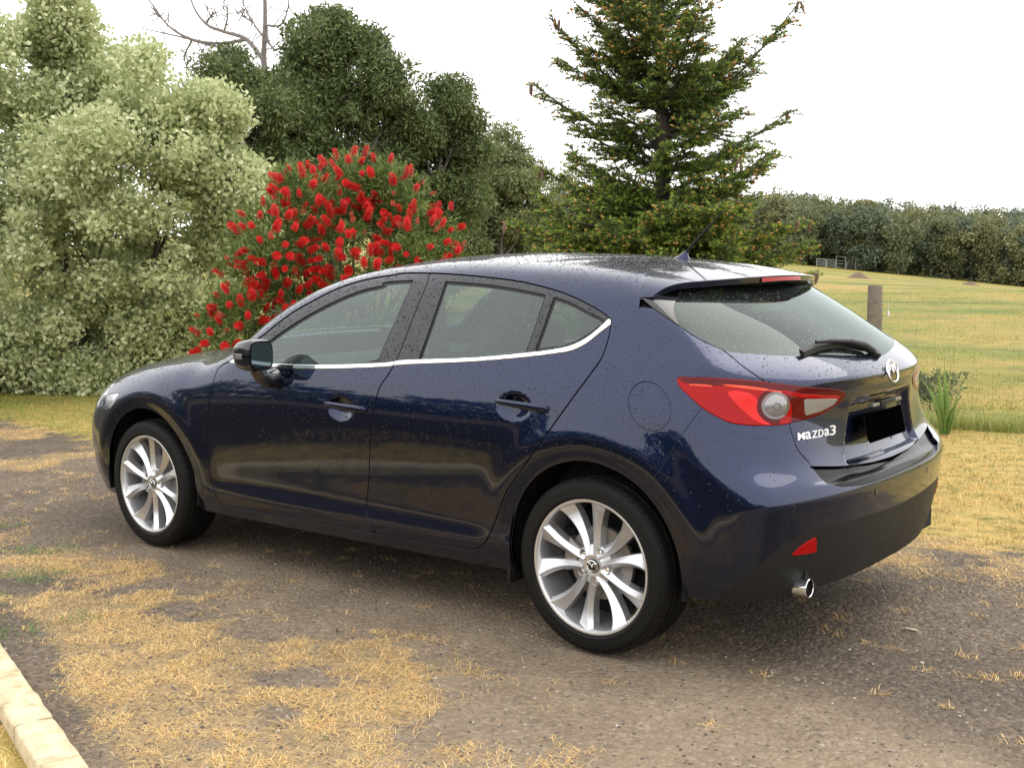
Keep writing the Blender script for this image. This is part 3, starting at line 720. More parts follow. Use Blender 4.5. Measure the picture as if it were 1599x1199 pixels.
# front wing: forward of the door line, below the screen pillar
wing_d = np.where((base.V[:, 0] > 2.0) & (base.V[:, 2] < 1.06), base.V[:, 0] - np.interp(base.V[:, 2], [.2, .28, .36, .51, .61, .71, .8, .85, .91, .94, .975, 1.05], [2.16, 2.165, 2.19, 2.205, 2.198, 2.18, 2.164, 2.15, 2.142, 2.13, 2.05, 2.04]), -1)
wing = clip(base, wing_d); side_body = clip(base, -wing_d)
# roof skin apart from the cant rail: ditch moulding between
rd_d = np.where((side_body.V[:, 2] > 1.2) & (side_body.V[:, 0] > -.2), np.interp(side_body.V[:, 0], [-.2, 0, .6, 1.2, 1.5], [.535, .55, .565, .575, .60]) - np.abs(side_body.V[:, 1]), -1)
front_hdr = np.where(side_body.V[:, 0] < 1.285, rd_d, -1)
roof = clip(side_body, front_hdr - .0035); side_body = clip(side_body, -front_hdr - .0035)

for s in (1, -1):
    put('body_side', side_body, PAINT, CAR, side=s); put('front_wing', wing, PAINT, CAR, side=s)
    o = put('fuel_flap', flap, PAINT, CAR, side=s, off=-.0008, depth=.006) if s == 1 else put('quarter_patch', flap, PAINT, CAR, side=s)
put('roof', roof, PAINT, CAR, both=True, off=-.0015); put('bonnet', hood, PAINT, CAR, both=True)
if len(hl2.F): hl = join(hl, hl2)
HLM = mat('headlight_lens', (.35, .36, .37), .05, .3, 1.)
for s in (1, -1): put('headlight', hl, HLM, CAR, side=s)
GRP = np.array([(-.2, .36), (.30, .36), (.46, .46), (.52, .60), (.40, .655), (-.2, .655)])
def gcut(p, gp_):
    d = sd_poly(np.stack([np.abs(p.V[:, 1]), p.V[:, 2]], -1), gp_); d = np.where(p.V[:, 0] > 3.2, d, -1); return clip(p, d), clip(p, -d)
grl, fbump = gcut(fbump, GRP)
FB = put('front_bumper', fbump, PAINT, CAR, both=True)
GR = put('grille', grl, BLKPL, FB, both=True, off=-.015, depth=0)
for z_ in np.arange(.40, .64, .036):
    yy = np.linspace(-.46, .46, 31); w_ = MB(); w_.tube([tuple(march(np.array([[2.95, y_, z_]]), np.array([[1., 0, 0]]))[0] - [.006, 0, 0]) for y_ in yy * min(1, (z_ - .30)/.22)], .005, 5); w_.build('grille_bar', BLKGL, GR)
put('windscreen', screen, GLASS, CAR, both=True, off=-.003, depth=.006)

# ---- doors
def door(name, piece, glasspolys, gl_names, s):
    skin = ins(piece, BELT_DN, .0); upper = ins(piece, BELT_UP)
    D = put(name, skin, PAINT, CAR, side=s)
    fr_p = upper
    for gpoly in glasspolys: fr_p = out(fr_p, gpoly, .0)
    put('window_frame', fr_p, FRAMEM, D, off=-.002, side=s, depth=.02)
    for gpoly, nm, gm in zip(glasspolys, gl_names, (GLASS, GLASS)):
        g = ins(upper, gpoly, .0)
        put(nm, g, gm, D, off=-.009, side=s, depth=0)
        ring = out(ins(upper, gpoly, .0), gpoly, -.010)
        ring = clip(ring, -(sd_poly(ring.dom, CHR) + .012))
        if len(ring.F): put('window_seal', ring, SEAL, D, off=-.0075, side=s, depth=.004)
    ch = clip(ins(piece, CHR, 0), piece_in_x(piece))if False else ins(piece, CHR, .0006)
    put('chrome_strip', ch, CHROME, D, off=.0035, side=s, depth=.010, lip=.003)
    return D
DOORS = {}
for s in (1, -1):
    DOORS['f', s] = door('front_door', fd, [FG], ['window_glass'], s)
    DOORS['r', s] = door('rear_door', rd, [RG, QG], ['window_glass', 'quarter_glass'], s)

# ---- handles: a rounded grip bridging the scooped pocket
def handle(xc, zc, s, par, slope):
    m = MB(); rows = []
    L = .128
    for i in range(25):
        t = -1 + 2*i/24; x = xc - .012 + t*L; z = zc + .010 + slope*(x - xc)
        e = max(1 - abs(t)**5, 0)**.5
        hz = (.0135 + .003*t*(-1)) * (.35 + .65*e); hy = .0085 * (.35 + .65*e)
        base_y = float(side_t(np.array(x), np.array(z))); stand = .016 * (1 - abs(t)**6) + .002
        r = []
        for k in range(16):
            a = 2*math.pi*k/16; r.append((x, s*(base_y + stand + hy*math.copysign(abs(math.cos(a))**.8, math.cos(a))), z + hz*math.copysign(abs(math.sin(a))**.8, math.sin(a))))
        r.append(r[0]); rows.append(r)
    m.grid(rows, flip=s < 0); m.v  # open ends closed below
    n = 17
    m.f.append(tuple(range(16))); m.f.append(tuple((len(rows)-1)*n + k for k in range(16))[::-1])
    return m.build('door_handle', PAINT, par, angle=60)
for s in (1, -1):
    handle(1.255, .808, s, DOORS['f', s], .05); handle(.310, .880, s, DOORS['r', s], .06)
for s in ():
    for xc, zc, k in ((1.14, .815, 'f'), (.19, .888, 'r')):
        y = float(side_t(np.array(xc + .02), np.array(zc + .01)))
        MB().box((xc + .016, s*(y + .0262), zc + .006), (.0006, .0008, .012)).build('handle_joint', SEAL, DOORS[k, s], smooth=False)
m = MB(); y = float(side_t(np.array(1.15), np.array(.82)))
m.lathe([(0, .0275), (.005, .0275), (.0055, .026), (.0055, .018)], 16, c=(1.165, y - .001, .814)).build('keyhole', PAINT, DOORS['f', 1])

# ---- tail lights
for s in (1, -1):
    TLo = put('tail_light', tl_out, REDL, CAR, side=s, off=.0022, lip=.003)
    # dark lower crescent round the reversing lamp, orange light guide, round lamp
    cc = dd('tailcirc'); c0 = (cc[0] + cc[2]) / 2 - [.0, .0]; rx, rz = abs(cc[2, 0]-cc[0, 0])/2, abs(cc[3, 1]-cc[1, 1])/2
    def ell(p, k): return (1 - np.hypot((p.dom[:, 0]-c0[0])/(rx*k), (p.dom[:, 1]-c0[1])/(rz*k))) * rx
    p = clip(tl_out, ell(tl_out, 1.38)); p = clip(p, -ell(p, 1.0) - .001); p = clip(p, (c0[0] + .02 - p.dom[:, 0]))
    put('lamp_surround', p, REDD, TLo, off=.0032, side=s, depth=.003)
    p = clip(tl_out, ell(tl_out, 1.05)); p = clip(p, -ell(p, .86)); put('lamp_ring', p, RIMGREY, TLo, off=.0045, side=s, depth=.004)
    p = clip(tl_out, ell(tl_out, .86)); q = p.dom; bulge = np.clip(ell(p, .86) / rx, 0, 1)
    p = Pc(p.V + p.N * (.004 + .010*np.sqrt(bulge))[:, None], p.N + 0, p.F)
    f_ = p.F; nn = np.zeros_like(p.V); fn = np.cross(p.V[f_[:, 1]]-p.V[f_[:, 0]], p.V[f_[:, 2]]-p.V[f_[:, 0]])
    for k in range(3): np.add.at(nn, f_[:, k], fn)
    p.N = nn / np.maximum(np.linalg.norm(nn, axis=1, keepdims=True), 1e-9)
    put('round_lamp', p, CLEARL, TLo, side=s, depth=.002)
    p = clip(tl_out, ell(tl_out, .28)); put('bulb_reflector', p, RIMGREY, TLo, side=s, off=.0135, depth=.004)
    og = smooth(dd('tailorange'), 6); og = np.vstack([og, og[::-1] - [0, .007]])
    put('light_guide', ins(tl_out, og), ORANGEL, TLo, off=.0032, side=s, depth=.002)
    # darker lower half of the lens
    lo = np.vstack([smooth(dd('tail', 13), 4), [dd('tail', 13)[-1] + [.02, .0]], [[c0[0]-.16, c0[1]+.055], [c0[0]-.05, c0[1]-.055], [c0[0]+.03, c0[1]-.10]]])
    # bright reflector field
    fld = smooth(np.array([[c0[0]-.235, c0[1]+.050], [c0[0]-.12, c0[1]+.040], [c0[0]-.085, c0[1]+.01], [c0[0]-.072, c0[1]-.035], [c0[0]-.03, c0[1]-.062], [c0[0]-.10, c0[1]-.047], [c0[0]-.17, c0[1]-.008]]), 4, True)
    up_b = np.vstack([smooth(dd('tail', 0, 5), 3), (smooth(dd('tailorange'), 4) - [0, .003])[::-1]])
    put('upper_band', ins(tl_out, up_b), REDD, TLo, off=.0027, side=s, depth=.002)
    put('reflex_field', ins(tl_out, fld), BRED, TLo, off=.003, side=s, depth=.002)

# ---- tailgate
glb = smooth(dd('glassbot'), 5)
GLASSP = np.vstack([[[HS[0, 0] + .03, 1.5]], [[dd('fin')[0, 0] + .12, 1.5]], smooth(dd('fin', 1), 4)[1:], glb, [[2.2, 1.039]], [[2.2, 1.5]]])
GLASSP = np.vstack([[[.62, 1.5]], smooth(dd('fin', 1), 4), glb[1:], [[1.9, 1.036]], [[1.9, 1.5]]])
FINP = np.vstack([HS[:40][HS[:40, 1] > 1.19], dd('fin')[::-1]])
hg = ins(hatch, GLASSP, .0008); hrest = out(hatch, GLASSP, .0008)
finp = ins(hrest, FINP, 0); hrest = out(hrest, FINP, 0)
upper_sp = clip(hrest, hrest.V[:, 2] - 1.21) if len(hrest.F) else None
hskin = clip(hrest, 1.21 - hrest.V[:, 2])
TG = put('tailgate', hskin, PAINT, CAR, both=True)
put('rear_window', hg, GLASSR, TG, both=True, off=-.002, depth=.006)
for s in (1, -1):
    put('window_fin', finp, BLKGL, TG, side=s, off=.001)
    if upper_sp is not None and len(upper_sp.F): put('upper_trim', upper_sp, BLKGL, TG, side=s, off=-.001)
    TI = put('inner_tail_light', tl_in, REDD, TG, side=s, off=.0022, lip=.003)
    put('reversing_lamp', ins(tl_in, smooth(dd('tailwhite'), 1, True)), CLEARL, TI, side=s, off=.0035, depth=.003)
    strip = np.array([[.80, .975], [1.00, .945], [1.25, .925], [1.25, .933], [1.0, .956], [.8, .99]])
    put('red_band', ins(tl_in, strip), REDL, TI, side=s, off=.0032, depth=.002)
# black ceramic border of the rear glass
gb = clip(hg, .03 - np.abs(sd_poly(hg.dom, GLASSP)))
put('glass_border', gb, BLKGL, TG, both=True, off=-.0042, depth=0)
# crease shut line: thin dark groove under the badge
# ---- spoiler: roof sheet carried on behind the tailgate hinge
def bodyn(p):
    x, y, z = p[..., 0], p[..., 1], p[..., 2]; a = np.abs(y)
    return smax((a - S(x, z))*.93, (z - T(x, a))*.97, .13)
def trail(y): return -.318 + .42*np.abs(y)**2.2
rows = []; top_c = []
ths = np.linspace(math.radians(90), math.radians(10), 70)
def spx(x, th):
    o = np.array([x, 0, 1.0]); d = np.array([0, math.cos(th), math.sin(th)]); lo, hi = .1, 1.2
    for _ in range(30):
        m_ = .5*(lo+hi)
        if bodyn(o + d*m_) > 0: hi = m_
        else: lo = m_
    return o + d*lo
def gradn(p, h=2e-4):
    g = np.empty(p.shape)
    for i in range(3):
        d_ = np.zeros(3); d_[i] = h; g[..., i] = bodyn(p + d_) - bodyn(p - d_)
    return g / np.linalg.norm(g, axis=-1, keepdims=True)
xs_ = np.linspace(.05, -.42, 64); vg = np.linspace(0, 1, 60)
TH, XX = np.meshgrid(np.radians(90 - 76*vg), xs_)
O = np.stack([XX, 0*XX, 1.0 + 0*XX], -1); Dr = np.stack([0*XX, np.cos(TH), np.sin(TH)], -1)
lo = np.full(XX.shape, .1); hi = np.full(XX.shape, 1.2)
for _ in range(26):
    m_ = .5*(lo+hi); s_ = bodyn(O + Dr*m_[..., None]) > 0; hi = np.where(s_, m_, hi); lo = np.where(s_, lo, m_)
PS = O + Dr*lo[..., None]; PS[:, 0, 1] = 0
Vs = PS.reshape(-1, 3); Ns = gradn(Vs); a_, b_ = XX.shape; ix = np.arange(a_*b_).reshape(a_, b_)
qs = np.stack([ix[:-1, :-1], ix[1:, :-1], ix[1:, 1:], ix[:-1, 1:]], -1).reshape(-1, 4)
Fs = np.concatenate([qs[:, [0, 1, 2]], qs[:, [0, 2, 3]]])
cr = np.cross(Vs[Fs[:, 1]]-Vs[Fs[:, 0]], Vs[Fs[:, 2]]-Vs[Fs[:, 0]])
if (np.einsum('ij,ij->i', cr, Ns[Fs[:, 0]]) < 0).mean() > .5: Fs = Fs[:, ::-1]
sp = Pc(Vs, Ns, Fs)
sp = clip(sp, -roofx(sp.V) - .0025); sp = clip(sp, sp.V[:, 0] - trail(sp.V[:, 1])); sp = clip(sp, Z_SP(sp.V))
_fl = Pc(Vs, Ns, Fs); _fl = clip(_fl, -roofx(_fl.V) + .02); _fl = clip(_fl, roofx(_fl.V) + .02); _fl = clip(_fl, Z_SP(_fl.V) + .004)
SPO = put('spoiler', sp, PAINT, CAR, both=True, off=.001, depth=.024, lip=.003)
put('spoiler_base', _fl, PAINT, SPO, both=True, off=-.003, depth=0)
m = MB(); r0_, r1_, r2_ = [], [], []
for yy in np.linspace(-.56, .56, 57):
    x = float(trail(yy)); z = float(T(np.array(x), abs(yy))) - .020 - .05*max(0, abs(yy)-.40); xi = x + .12
    r0_.append((x - .001, yy, z)); r1_.append((x + .03, yy, z - .012)); r2_.append((xi + .05, yy, z - .02))
m.grid([r0_, r1_, r2_]); m.build('spoiler_underside', BLKGL, SPO)
m = MB(); ra, rb, rc = [], [], []
for yy in np.linspace(-.17, .17, 21):
    x = float(trail(yy)); z = float(T(np.array(x), abs(yy)))
    ra.append((x - .0045, yy, z - .006)); rb.append((x - .0055, yy, z - .021)); rc.append((x + .01, yy, z - .0245))
m.grid([ra, rb, rc]); m.build('high_brake_light', REDL, SPO)
# ---- bumper with a black lower valance
bb = smooth(dd('blackbot', 0, 8), 5)
BLK = np.vstack([[[bb[0, 0] - .10, .22]], bb, [[2.4, .495], [2.4, -.1], [bb[0, 0] - .1, -.1]]])
vb = ins(bump, BLK, .0012); pb = out(bump, BLK, .0012)
RB = put('rear_bumper', pb, PAINT, CAR, both=True)
RFLP = smooth(dd('refl'), 1, True)
vb_ = vb
# the reflector niche
Nn_d = sd_poly(vb.dom, RFLP)
VAL = put('lower_valance', out(vb, RFLP, .001), BLKPL, RB, both=True, off=-.0006)
for s in (1, -1):
    put('reflector', ins(vb, RFLP, .0015), REDL, RB, side=s, off=.002, depth=.01)
def surf_at(y=None, z=None, x=None):
    if x is None: o = np.array([[-.25, y, z]]); d = np.array([[-1., 0, 0]])
    else: o = np.array([[x, 0., z]]); d = np.array([[0, 1., 0]])
    p = march(o, d)[0]; return p, grad(p[None])[0]
def disc_on(p, n, r, h, name, m, par, seg=24):
    p, n = Vector(p), Vector(n); M = n.to_track_quat('Z', 'Y').to_matrix(); b = MB()
    b.lathe([(r*.0, h), (r*.85, h), (r, h*.6), (r, -.003)], seg, axis='z')
    b.v = [tuple(p + M @ Vector(v)) for v in b.v]; return b.build(name, m, par)
for y in (.735, .264, -.264, -.735):
    p, n = surf_at(y=y, z=.600 if abs(y) > .5 else .588)
    disc_on(p, n, .0125, .0012, 'parking_sensor', PAINT, RB)
    disc_on(p - n*.0010, n, .0150, .0012, 'sensor_ring', SEAL, RB)
p, n = surf_at(y=.295, z=.455); 
tw = MB(); M = Vector(n).to_track_quat('Z', 'Y').to_matrix()
tw.lathe([(.036, .0), (.037, .0006), (.038, .0)], 40, axis='z'); tw.v = [tuple(Vector(p - n*.0025) + M @ Vector(v)) for v in tw.v]; tw.build('tow_cover', BLKPL, RB)
put('step_trim', stepp, STEPM, RB, both=True, off=-.014, depth=0)
# ---- liner: black inner skin that closes every gap
lin = COARSE; lin = clip(lin, arch(lin.V, AR + .004)); lin = clip(lin, bottom(lin.V) - .01)
for poly in (FG, RG, QG): lin = out(lin, poly, .004)
lin = out(lin, GLASSP, .012) if False else lin
dsc = sd_poly(plan(lin.V), SCREEN); lin = clip(lin, -np.where(lin.V[:, 2] > .9, dsc, -1) - .004)
dhg = sd_poly(lin.dom, GLASSP); dhg = np.where((lin.V[:, 0] < -.2) & (lin.V[:, 2] < 1.33), dhg, -1); lin = clip(lin, -dhg + .03 * 0 - .028)
lin = clip(lin, -(sd_poly(lin.dom, STEP) + .03))
lin = Pc(lin.V - lin.N*.022, lin.N, lin.F)
LN = put('inner_shell', lin, LINER, CAR, both=True, depth=0)

# ---- wheel wells, underbody
for xw in (0, 2.7):
    for s in (1, -1):
        m = MB(); rws = []
        for a in np.radians(np.linspace(-12, 192, 50)): rws.append([(xw + r*math.cos(a), y, AZ + r*math.sin(a)) for r, y in ((AR + .004, s*.862), (AR + .014, s*.84), (AR + .014, s*.50), (.02, s*.50))])
        m.grid(rws); o = m.build('wheel_well', LINER, CAR)
UB = MB(); UB.box((1.35, 0, .30), (.93, .80, .055)); UB.box((1.35, 0, .28), (1.9, .48, .06)); UB.box((-.52, 0, .36), (.19, .62, .07))
UB.build('underbody', LINER, CAR, smooth=False)
# mud guard behind the front of each rear arch
for s in (1, -1):
    MB().box((.385, s*.79, .222), (.006, .070, .028)).build('mud_flap', BLKPL, CAR, bevel=.003)

# ================================================================== wheels
def make_wheel(xw, s, yaw=0., spin=0.):
    W = empty('wheel'); W.parent = CAR
    R_ = Matrix.Rotation(yaw, 4, 'Z'); cy = .7725 * s
    W.location = Vector((xw, cy, .322)) - CAR.location
    W.rotation_euler = (0, 0, yaw + (0 if s == 1 else math.pi))
    def att(o): o.parent = W; o.location = (0, 0, 0); return o
    # y axis outwards
    Rr = .322; prof = [(.235, -.098), (.245, -.106), (.275, -.1115), (.297, -.108), (.311, -.098), (.3185, -.082)]
    grooves = [-.05, -.017, .017, .05]
    ys = -.082
    for g in grooves:
        prof += [(.3215, g - .007), (.314, g - .005), (.314, g + .005), (.3215, g + .007)]
    prof += [(.3185, .082), (.311, .098), (.3045, .1035), (.3035, .1020), (.297, .108), (.284, .1108), (.275, .1115), (.262, .1108), (.2585, .1118), (.2565, .1098), (.249, .106), (.2465, .1005)]
    tyre = MB(); tyre.lathe(prof, 128)
    att(tyre.build('tyre', TYRE, angle=28))
    # shoulder blocks: sipes as real raised lugs
    tr = MB(); nb = 72
    for k in range(nb):
        a0 = 2*math.pi*(k + .07)/nb; a1 = 2*math.pi*(k + .86)/nb
        for (ya, yb, ra, rb_, sk) in ((.060, .088, .3222, .3178, .012), (.088, .0995, .3178, .3115, .012), (-.088, -.060, .3178, .3222, -.012), (.024, .043, .3222, .3222, .0), (-.043, -.024, .3222, .3222, 0), (-.011, .011, .3225, .3225, 0)):
            v = []
            for (aa, y, r) in ((a0, ya, ra), (a1, ya, ra), (a1 + sk, yb, rb_), (a0 + sk, yb, rb_)):
                v.append((r*math.cos(aa)*1.004, y, r*math.sin(aa)*1.004))
            for (aa, y, r) in ((a0, ya, ra), (a1, ya, ra), (a1 + sk, yb, rb_), (a0 + sk, yb, rb_)):
                v.append((r*math.cos(aa)*.985, y, r*math.sin(aa)*.985))
            tr.add(v, [(0, 1, 2, 3), (0, 4, 5, 1), (1, 5, 6, 2), (2, 6, 7, 3), (3, 7, 4, 0)])
    o = att(tr.build('tread_blocks', TYRE, smooth=False)); o['kind'] = 'stuff'
    rim = MB(); rim.lathe([(.2460, .1000), (.2475, .1035), (.2455, .1055), (.2390, .1045), (.2345, .0985), (.2315, .088), (.2295, .060), (.2270, .020), (.2200, -.02), (.2230, -.09), (.2440, -.10), (.2460, -.104), (.243, -.106)], 96)
    RIM = att(rim.build('rim', ALLOY, angle=40))
    # ten twisted spokes in five pairs
    sp_ = MB()
    for k in range(5):
        ac = 2*math.pi*k/5 + spin
        for sgn in (-1, 1):
            rows = []
            for j in range(15):
                t = j/14; r = .040 + (.2345 - .040)*t
                # centre line angle: starts close to its twin, then swings out to an even 36 degree spread
                off = sgn*(math.radians(11) + math.radians(7.5)*sm(0., .75, t)); 
                off = sgn*(.020/max(r, .04)*(1-t)*1.0 + math.radians(18)*t**.8*1.0)
                a = ac + off
                wd = (.0175 + .006*t - .003*math.sin(math.pi*min(t*1.25, 1)) + .012*t**5)
                yf = .082 + .010*t - .014*math.sin(math.pi*t)*.8 + (.006 if t > .9 else 0)*(t-.9)*10
                u = Vector((math.cos(a), 0, math.sin(a))); v = Vector((-math.sin(a), 0, math.cos(a)))
                tw_ = sgn * (-.5 + 1.5*t)          # the crown edge crosses from one flank to the other
                ridge = v * (wd*.55*max(-1, min(1, tw_)))
                base_ = u*r
                pts = [base_ - v*wd*1.05 + Vector((0, yf - .050, 0)), base_ - v*wd + Vector((0, yf - .012 - .006*max(0, tw_), 0)),
                       base_ + ridge + Vector((0, yf + .005, 0)),
                       base_ + v*wd + Vector((0, yf - .012 + .006*min(0, tw_), 0)), base_ + v*wd*1.05 + Vector((0, yf - .050, 0))]
                rows.append(pts)
            sp_.grid(rows, flip=False)
    att(sp_.build('spokes', ALLOY, RIM, angle=22, bevel=0)).parent = RIM
    hub = MB(); hub.lathe([(0.0, .078), (.030, .078), (.0335, .0795), (.040, .0795), (.046, .076), (.075, .062), (.078, .045), (.078, .0)], 60)
    hb = hub.build('hub', ALLOY, RIM, angle=30); hb.location = (0, 0, 0)
    # dished pockets and nuts
    for k in range(5):
        a = 2*math.pi*(k+.5)/5 + spin; c = (.0572*math.cos(a), 0, .0572*math.sin(a))
        o = MB().lathe([(.0168, .0785), (.0155, .0800), (.0138, .0785), (.0125, .060), (0, .060)], 28, c=c).build('nut_pocket', ALLOYD, RIM); o.location = (0, 0, 0)
        o = MB().lathe([(0, .0745), (.006, .0745), (.0092, .072), (.0096, .058)], 6, c=c).build('wheel_nut', CHROME, RIM, angle=20); o.location = (0, 0, 0)
    cp = MB().lathe([(0, .0835), (.018, .0832), (.0245, .0818), (.026, .079), (.026, .07)], 40).build('centre_cap', BLKGL, RIM); cp.location = (0, 0, 0)
    em = MB(); emblem(em, .0195, .0022, lambda a, b: Vector((a, .0843, b)), flip=True)
    e = em.build('cap_emblem', CHROME, RIM); e.location = (0, 0, 0)
    a = math.radians(196) if xw == 0 else math.radians(215)
    vt = MB().tube([(.214*math.cos(a), .052, .214*math.sin(a)), (.195*math.cos(a), .060, .195*math.sin(a))], [.0055, .0048], 10).build('valve_stem', SEAL, RIM); vt.location = (0, 0, 0)
    # brake
    dsc_ = MB().lathe([(.062, .045), (.070, .045), (.072, .025), (.135, .025), (.1365, .022), (.1365, .006), (.06, .006)], 60)
    att(dsc_.build('brake_disc', STEEL))
    cal = MB()
    for i in range(9):
        pass
    rows = []
    for i in range(11):
        a = math.radians(-18 + 5.2*i); rows.append([(r*math.cos(a), y, r*math.sin(a)) for r, y in ((.088, .038), (.092, .050), (.13, .052), (.150, .045), (.152, -.02), (.088, -.02))])
    cal.grid(rows); cal.f.append((0, 1, 2, 3, 4, 5)); cal.f.append(tuple(10*6 + i for i in range(6))[::-1])
    att(cal.build('brake_caliper', STEEL, bevel=.003))
    att(MB().lathe([(.2, -.03), (0, -.03)], 40).build('backing_plate', LINER))
    return W

def emblem(m, R1, tk, f, flip=False):
    """oval ring with a spread-wing mark inside"""
    sx = -1 if flip else 1
    ring = [(1.22*R1*math.cos(a), R1*math.sin(a)*.98) for a in np.linspace(0, 2*math.pi, 49)]
    m.tube([f(sx*a, b) for a, b in ring], tk*1.15, 8, caps=False)
    wing = [(-1.12, .50), (-.70, .62), (-.34, .42), (-.10, .02), (0, -.16), (.10, .02), (.34, .42), (.70, .62), (1.12, .50)]
    rd_ = [tk*.5, tk*1.0, tk*1.25, tk*1.35, tk*1.3, tk*1.35, tk*1.25, tk*1.0, tk*.5]
    m.tube([f(sx*a*R1, b*R1) for a, b in wing], rd_, 8)
    for sg in (-1, 1):
        wl = [(.78, .58), (.72, .22), (.84, -.18), (1.02, -.42)]
        m.tube([f(sx*sg*a*R1, b*R1) for a, b in wl], [tk*.9, tk*.95, tk*.8, tk*.4], 8)

make_wheel(0, 1, 0, math.radians(79)); make_wheel(2.7, 1, 0, math.radians(71))
make_wheel(0, -1, 0, .3); make_wheel(2.7, -1, 0, .8)

# ================================================================== badge, plate, lettering, wiper, aerial, exhaust, mirrors
def rear_frame(y, z, off=.0):
    p, n = surf_at(y=y, z=z); return Vector(p + n*off), Vector(n)
p, n = rear_frame(0, .992, .004)
tz = (Vector((0, 0, 1)) - n*n.z).normalized(); ty = Vector((0, -1, 0))
m = MB(); emblem(m, .041, .0040, lambda a, b: p + ty*a + tz*b); m.build('wing_emblem', CHROME, TG)
# number plate, blanked black as in the picture, on its holder
py = 0.0; px_ = -.748
pl = MB(); th_ = math.radians(12)
pl.box((px_, py + .022, .800), (.004, .172, .052), Matrix.Rotation(th_, 3, 'Y'))
pl.build('number_plate', mat('blank_plate_black', (.001, .001, .001), .9, spec=0.), TG, bevel=.002)
MB().box((px_ + .009, py + .022, .800), (.006, .160, .046), Matrix.Rotation(th_, 3, 'Y')).build('plate_holder', BLKPL, TG, bevel=.003)
for s in (1, -1): MB().box((-.735, s*.11, .879), (.012, .03, .006)).build('plate_lamp', CLEARL, TG, bevel=.002)
MB().box((-.735, 0, .882), (.014, .07, .008)).build('release_switch', BLKPL, TG, bevel=.003)
# recess lip: bright lower ledge comes from the body form; lettering
def lettering(glyphs, name):
    """glyphs: (character, y of the left edge, foot z, width, height) laid on the tailgate skin"""
    VV = []; FF = []; o_ = 0
    for ch, y0, z0, wd, ht in glyphs:
        cu = bpy.data.curves.new(name, 'FONT'); cu.body = ch; cu.size = 1; cu.extrude = .04; cu.offset = .010; cu.resolution_u = 6
        to = bpy.data.objects.new('t', cu); COL.objects.link(to); bpy.context.view_layer.update()
        me = bpy.data.meshes.new_from_object(to.evaluated_get(bpy.context.evaluated_depsgraph_get())); bpy.data.objects.remove(to)
        V = np.zeros(len(me.vertices)*3); me.vertices.foreach_get('co', V); V = V.reshape(-1, 3); lo, hi = V.min(0), V.max(0)
        me.calc_loop_triangles(); F = np.array([t.vertices[:] for t in me.loop_triangles])
        u = (V[:, 0] - lo[0])/(hi[0] - lo[0])*wd; v = (V[:, 1] - lo[1])/(hi[1] - lo[1])*ht; u = u + v*.22
        ys, zs = y0 - u, z0 + v; k = (V[:, 2] > 0)
        pp = march(np.stack([np.full(len(V), -.25), ys, zs], -1), np.repeat([[-1., 0, 0]], len(V), 0)); gn = grad(pp)
        VV.append(pp + gn*np.where(k, .0042, .0)[:, None]); FF.append(F + o_); o_ += len(V)
    return link(name, fastmesh(name, np.concatenate(VV), np.concatenate(FF), smooth=False), LETM, TG)
LETM = mat('bright_letters', (.80, .80, .80), .3, .5)
lettering([(c_, .596 - .0345*i_, .803, .0285 if c_ != 'M' else .031, .0245) for i_, c_ in enumerate('MaZDa')], 'model_lettering'); lettering([('3', .424, .801, .033, .034)], 'model_numeral')
# wiper
def on_hatch(y, z, off): return rear_frame(y, z, off)[0]
m = MB(); pts = [on_hatch(y, z, o_) for y, z, o_ in ((.02, 1.055, .014), (.08, 1.065, .030), (.16, 1.078, .036), (.26, 1.088, .034), (.34, 1.092, .030))]
m.tube(pts, [.016, .015, .011, .008, .006], 10)
pts = [on_hatch(y, 1.082 + .014*(1-((y-.26)/.18)**2) - .012, .010) for y in np.linspace(.06, .46, 15)]
m.build('wiper_arm', BLKPL, TG)
m = MB()
rows = []
for y in np.linspace(.035, .44, 25):
    t = (y - .035)/.405; z = 1.068 + .020*math.sin(math.pi*min(t*1.0, 1)) + .006*t; a = on_hatch(y, z - .006, .003); b = on_hatch(y, z - .001, .020); c_ = on_hatch(y, z + .010, .018)
    rows.append([a, b, c_, on_hatch(y, z + .004, .003)])
m.grid(rows); m.f.append((0, 1, 2, 3)); m.f.append(tuple(24*4 + i for i in range(4))); m.build('wiper_blade', BLKPL, TG)
disc_on(on_hatch(.0, 1.05, .0), rear_frame(0, 1.05)[1], .022, .018, 'wiper_hub', BLKPL, TG)
# aerial
m = MB(); zr = float(T(np.array(.14), np.array(0.))); rows = []
for i in range(9):
    t = i/8; h = .036*t; L = .068*(1-t)**1.2 + .008; wv = .020*(1-t)**1.2 + .004; cx = .14 - .0 + .020*t*0 - .03*t
    rows.append([(cx + L*.55*math.cos(a) - .0, wv*math.sin(a), zr - .004 + h) for a in np.linspace(0, 2*math.pi, 21)])
m.grid(rows); AER = m.build('aerial_base', PAINT, CAR)
m = MB(); m.tube([(.112, 0, zr + .024), (.085, 0, zr + .055), (-.055, 0, zr + .185)], [.006, .0055, .0032], 10)
for i in range(26):
    t = i/25; c_ = Vector((.085, 0, zr + .055)).lerp(Vector((-.055, 0, zr + .185)), t)
m.build('aerial_mast', BLKPL, AER)
# exhaust
m = MB(); ex = Vector((-.712, .618, .308)); 
def pipe(pr, name, mm):
    b = MB(); b.lathe(pr, 40, axis='x', c=tuple(ex)); return b.build(name, mm, EX if name != 'exhaust_tip' else CAR)
EX = pipe([(.029, .26), (.030, .06), (.0325, .0), (.0325, -.012), (.0308, -.014), (.0296, -.012)], 'exhaust_tip', CHROME)
pipe([(.0296, -.012), (.0288, .0), (.0286, .20), (0, .20)], 'pipe_inside', LINER)
MB().tube([(-.5, .585, .305), (-.2, .5, .33)], .05, 16).build('muffler', STEEL, CAR)
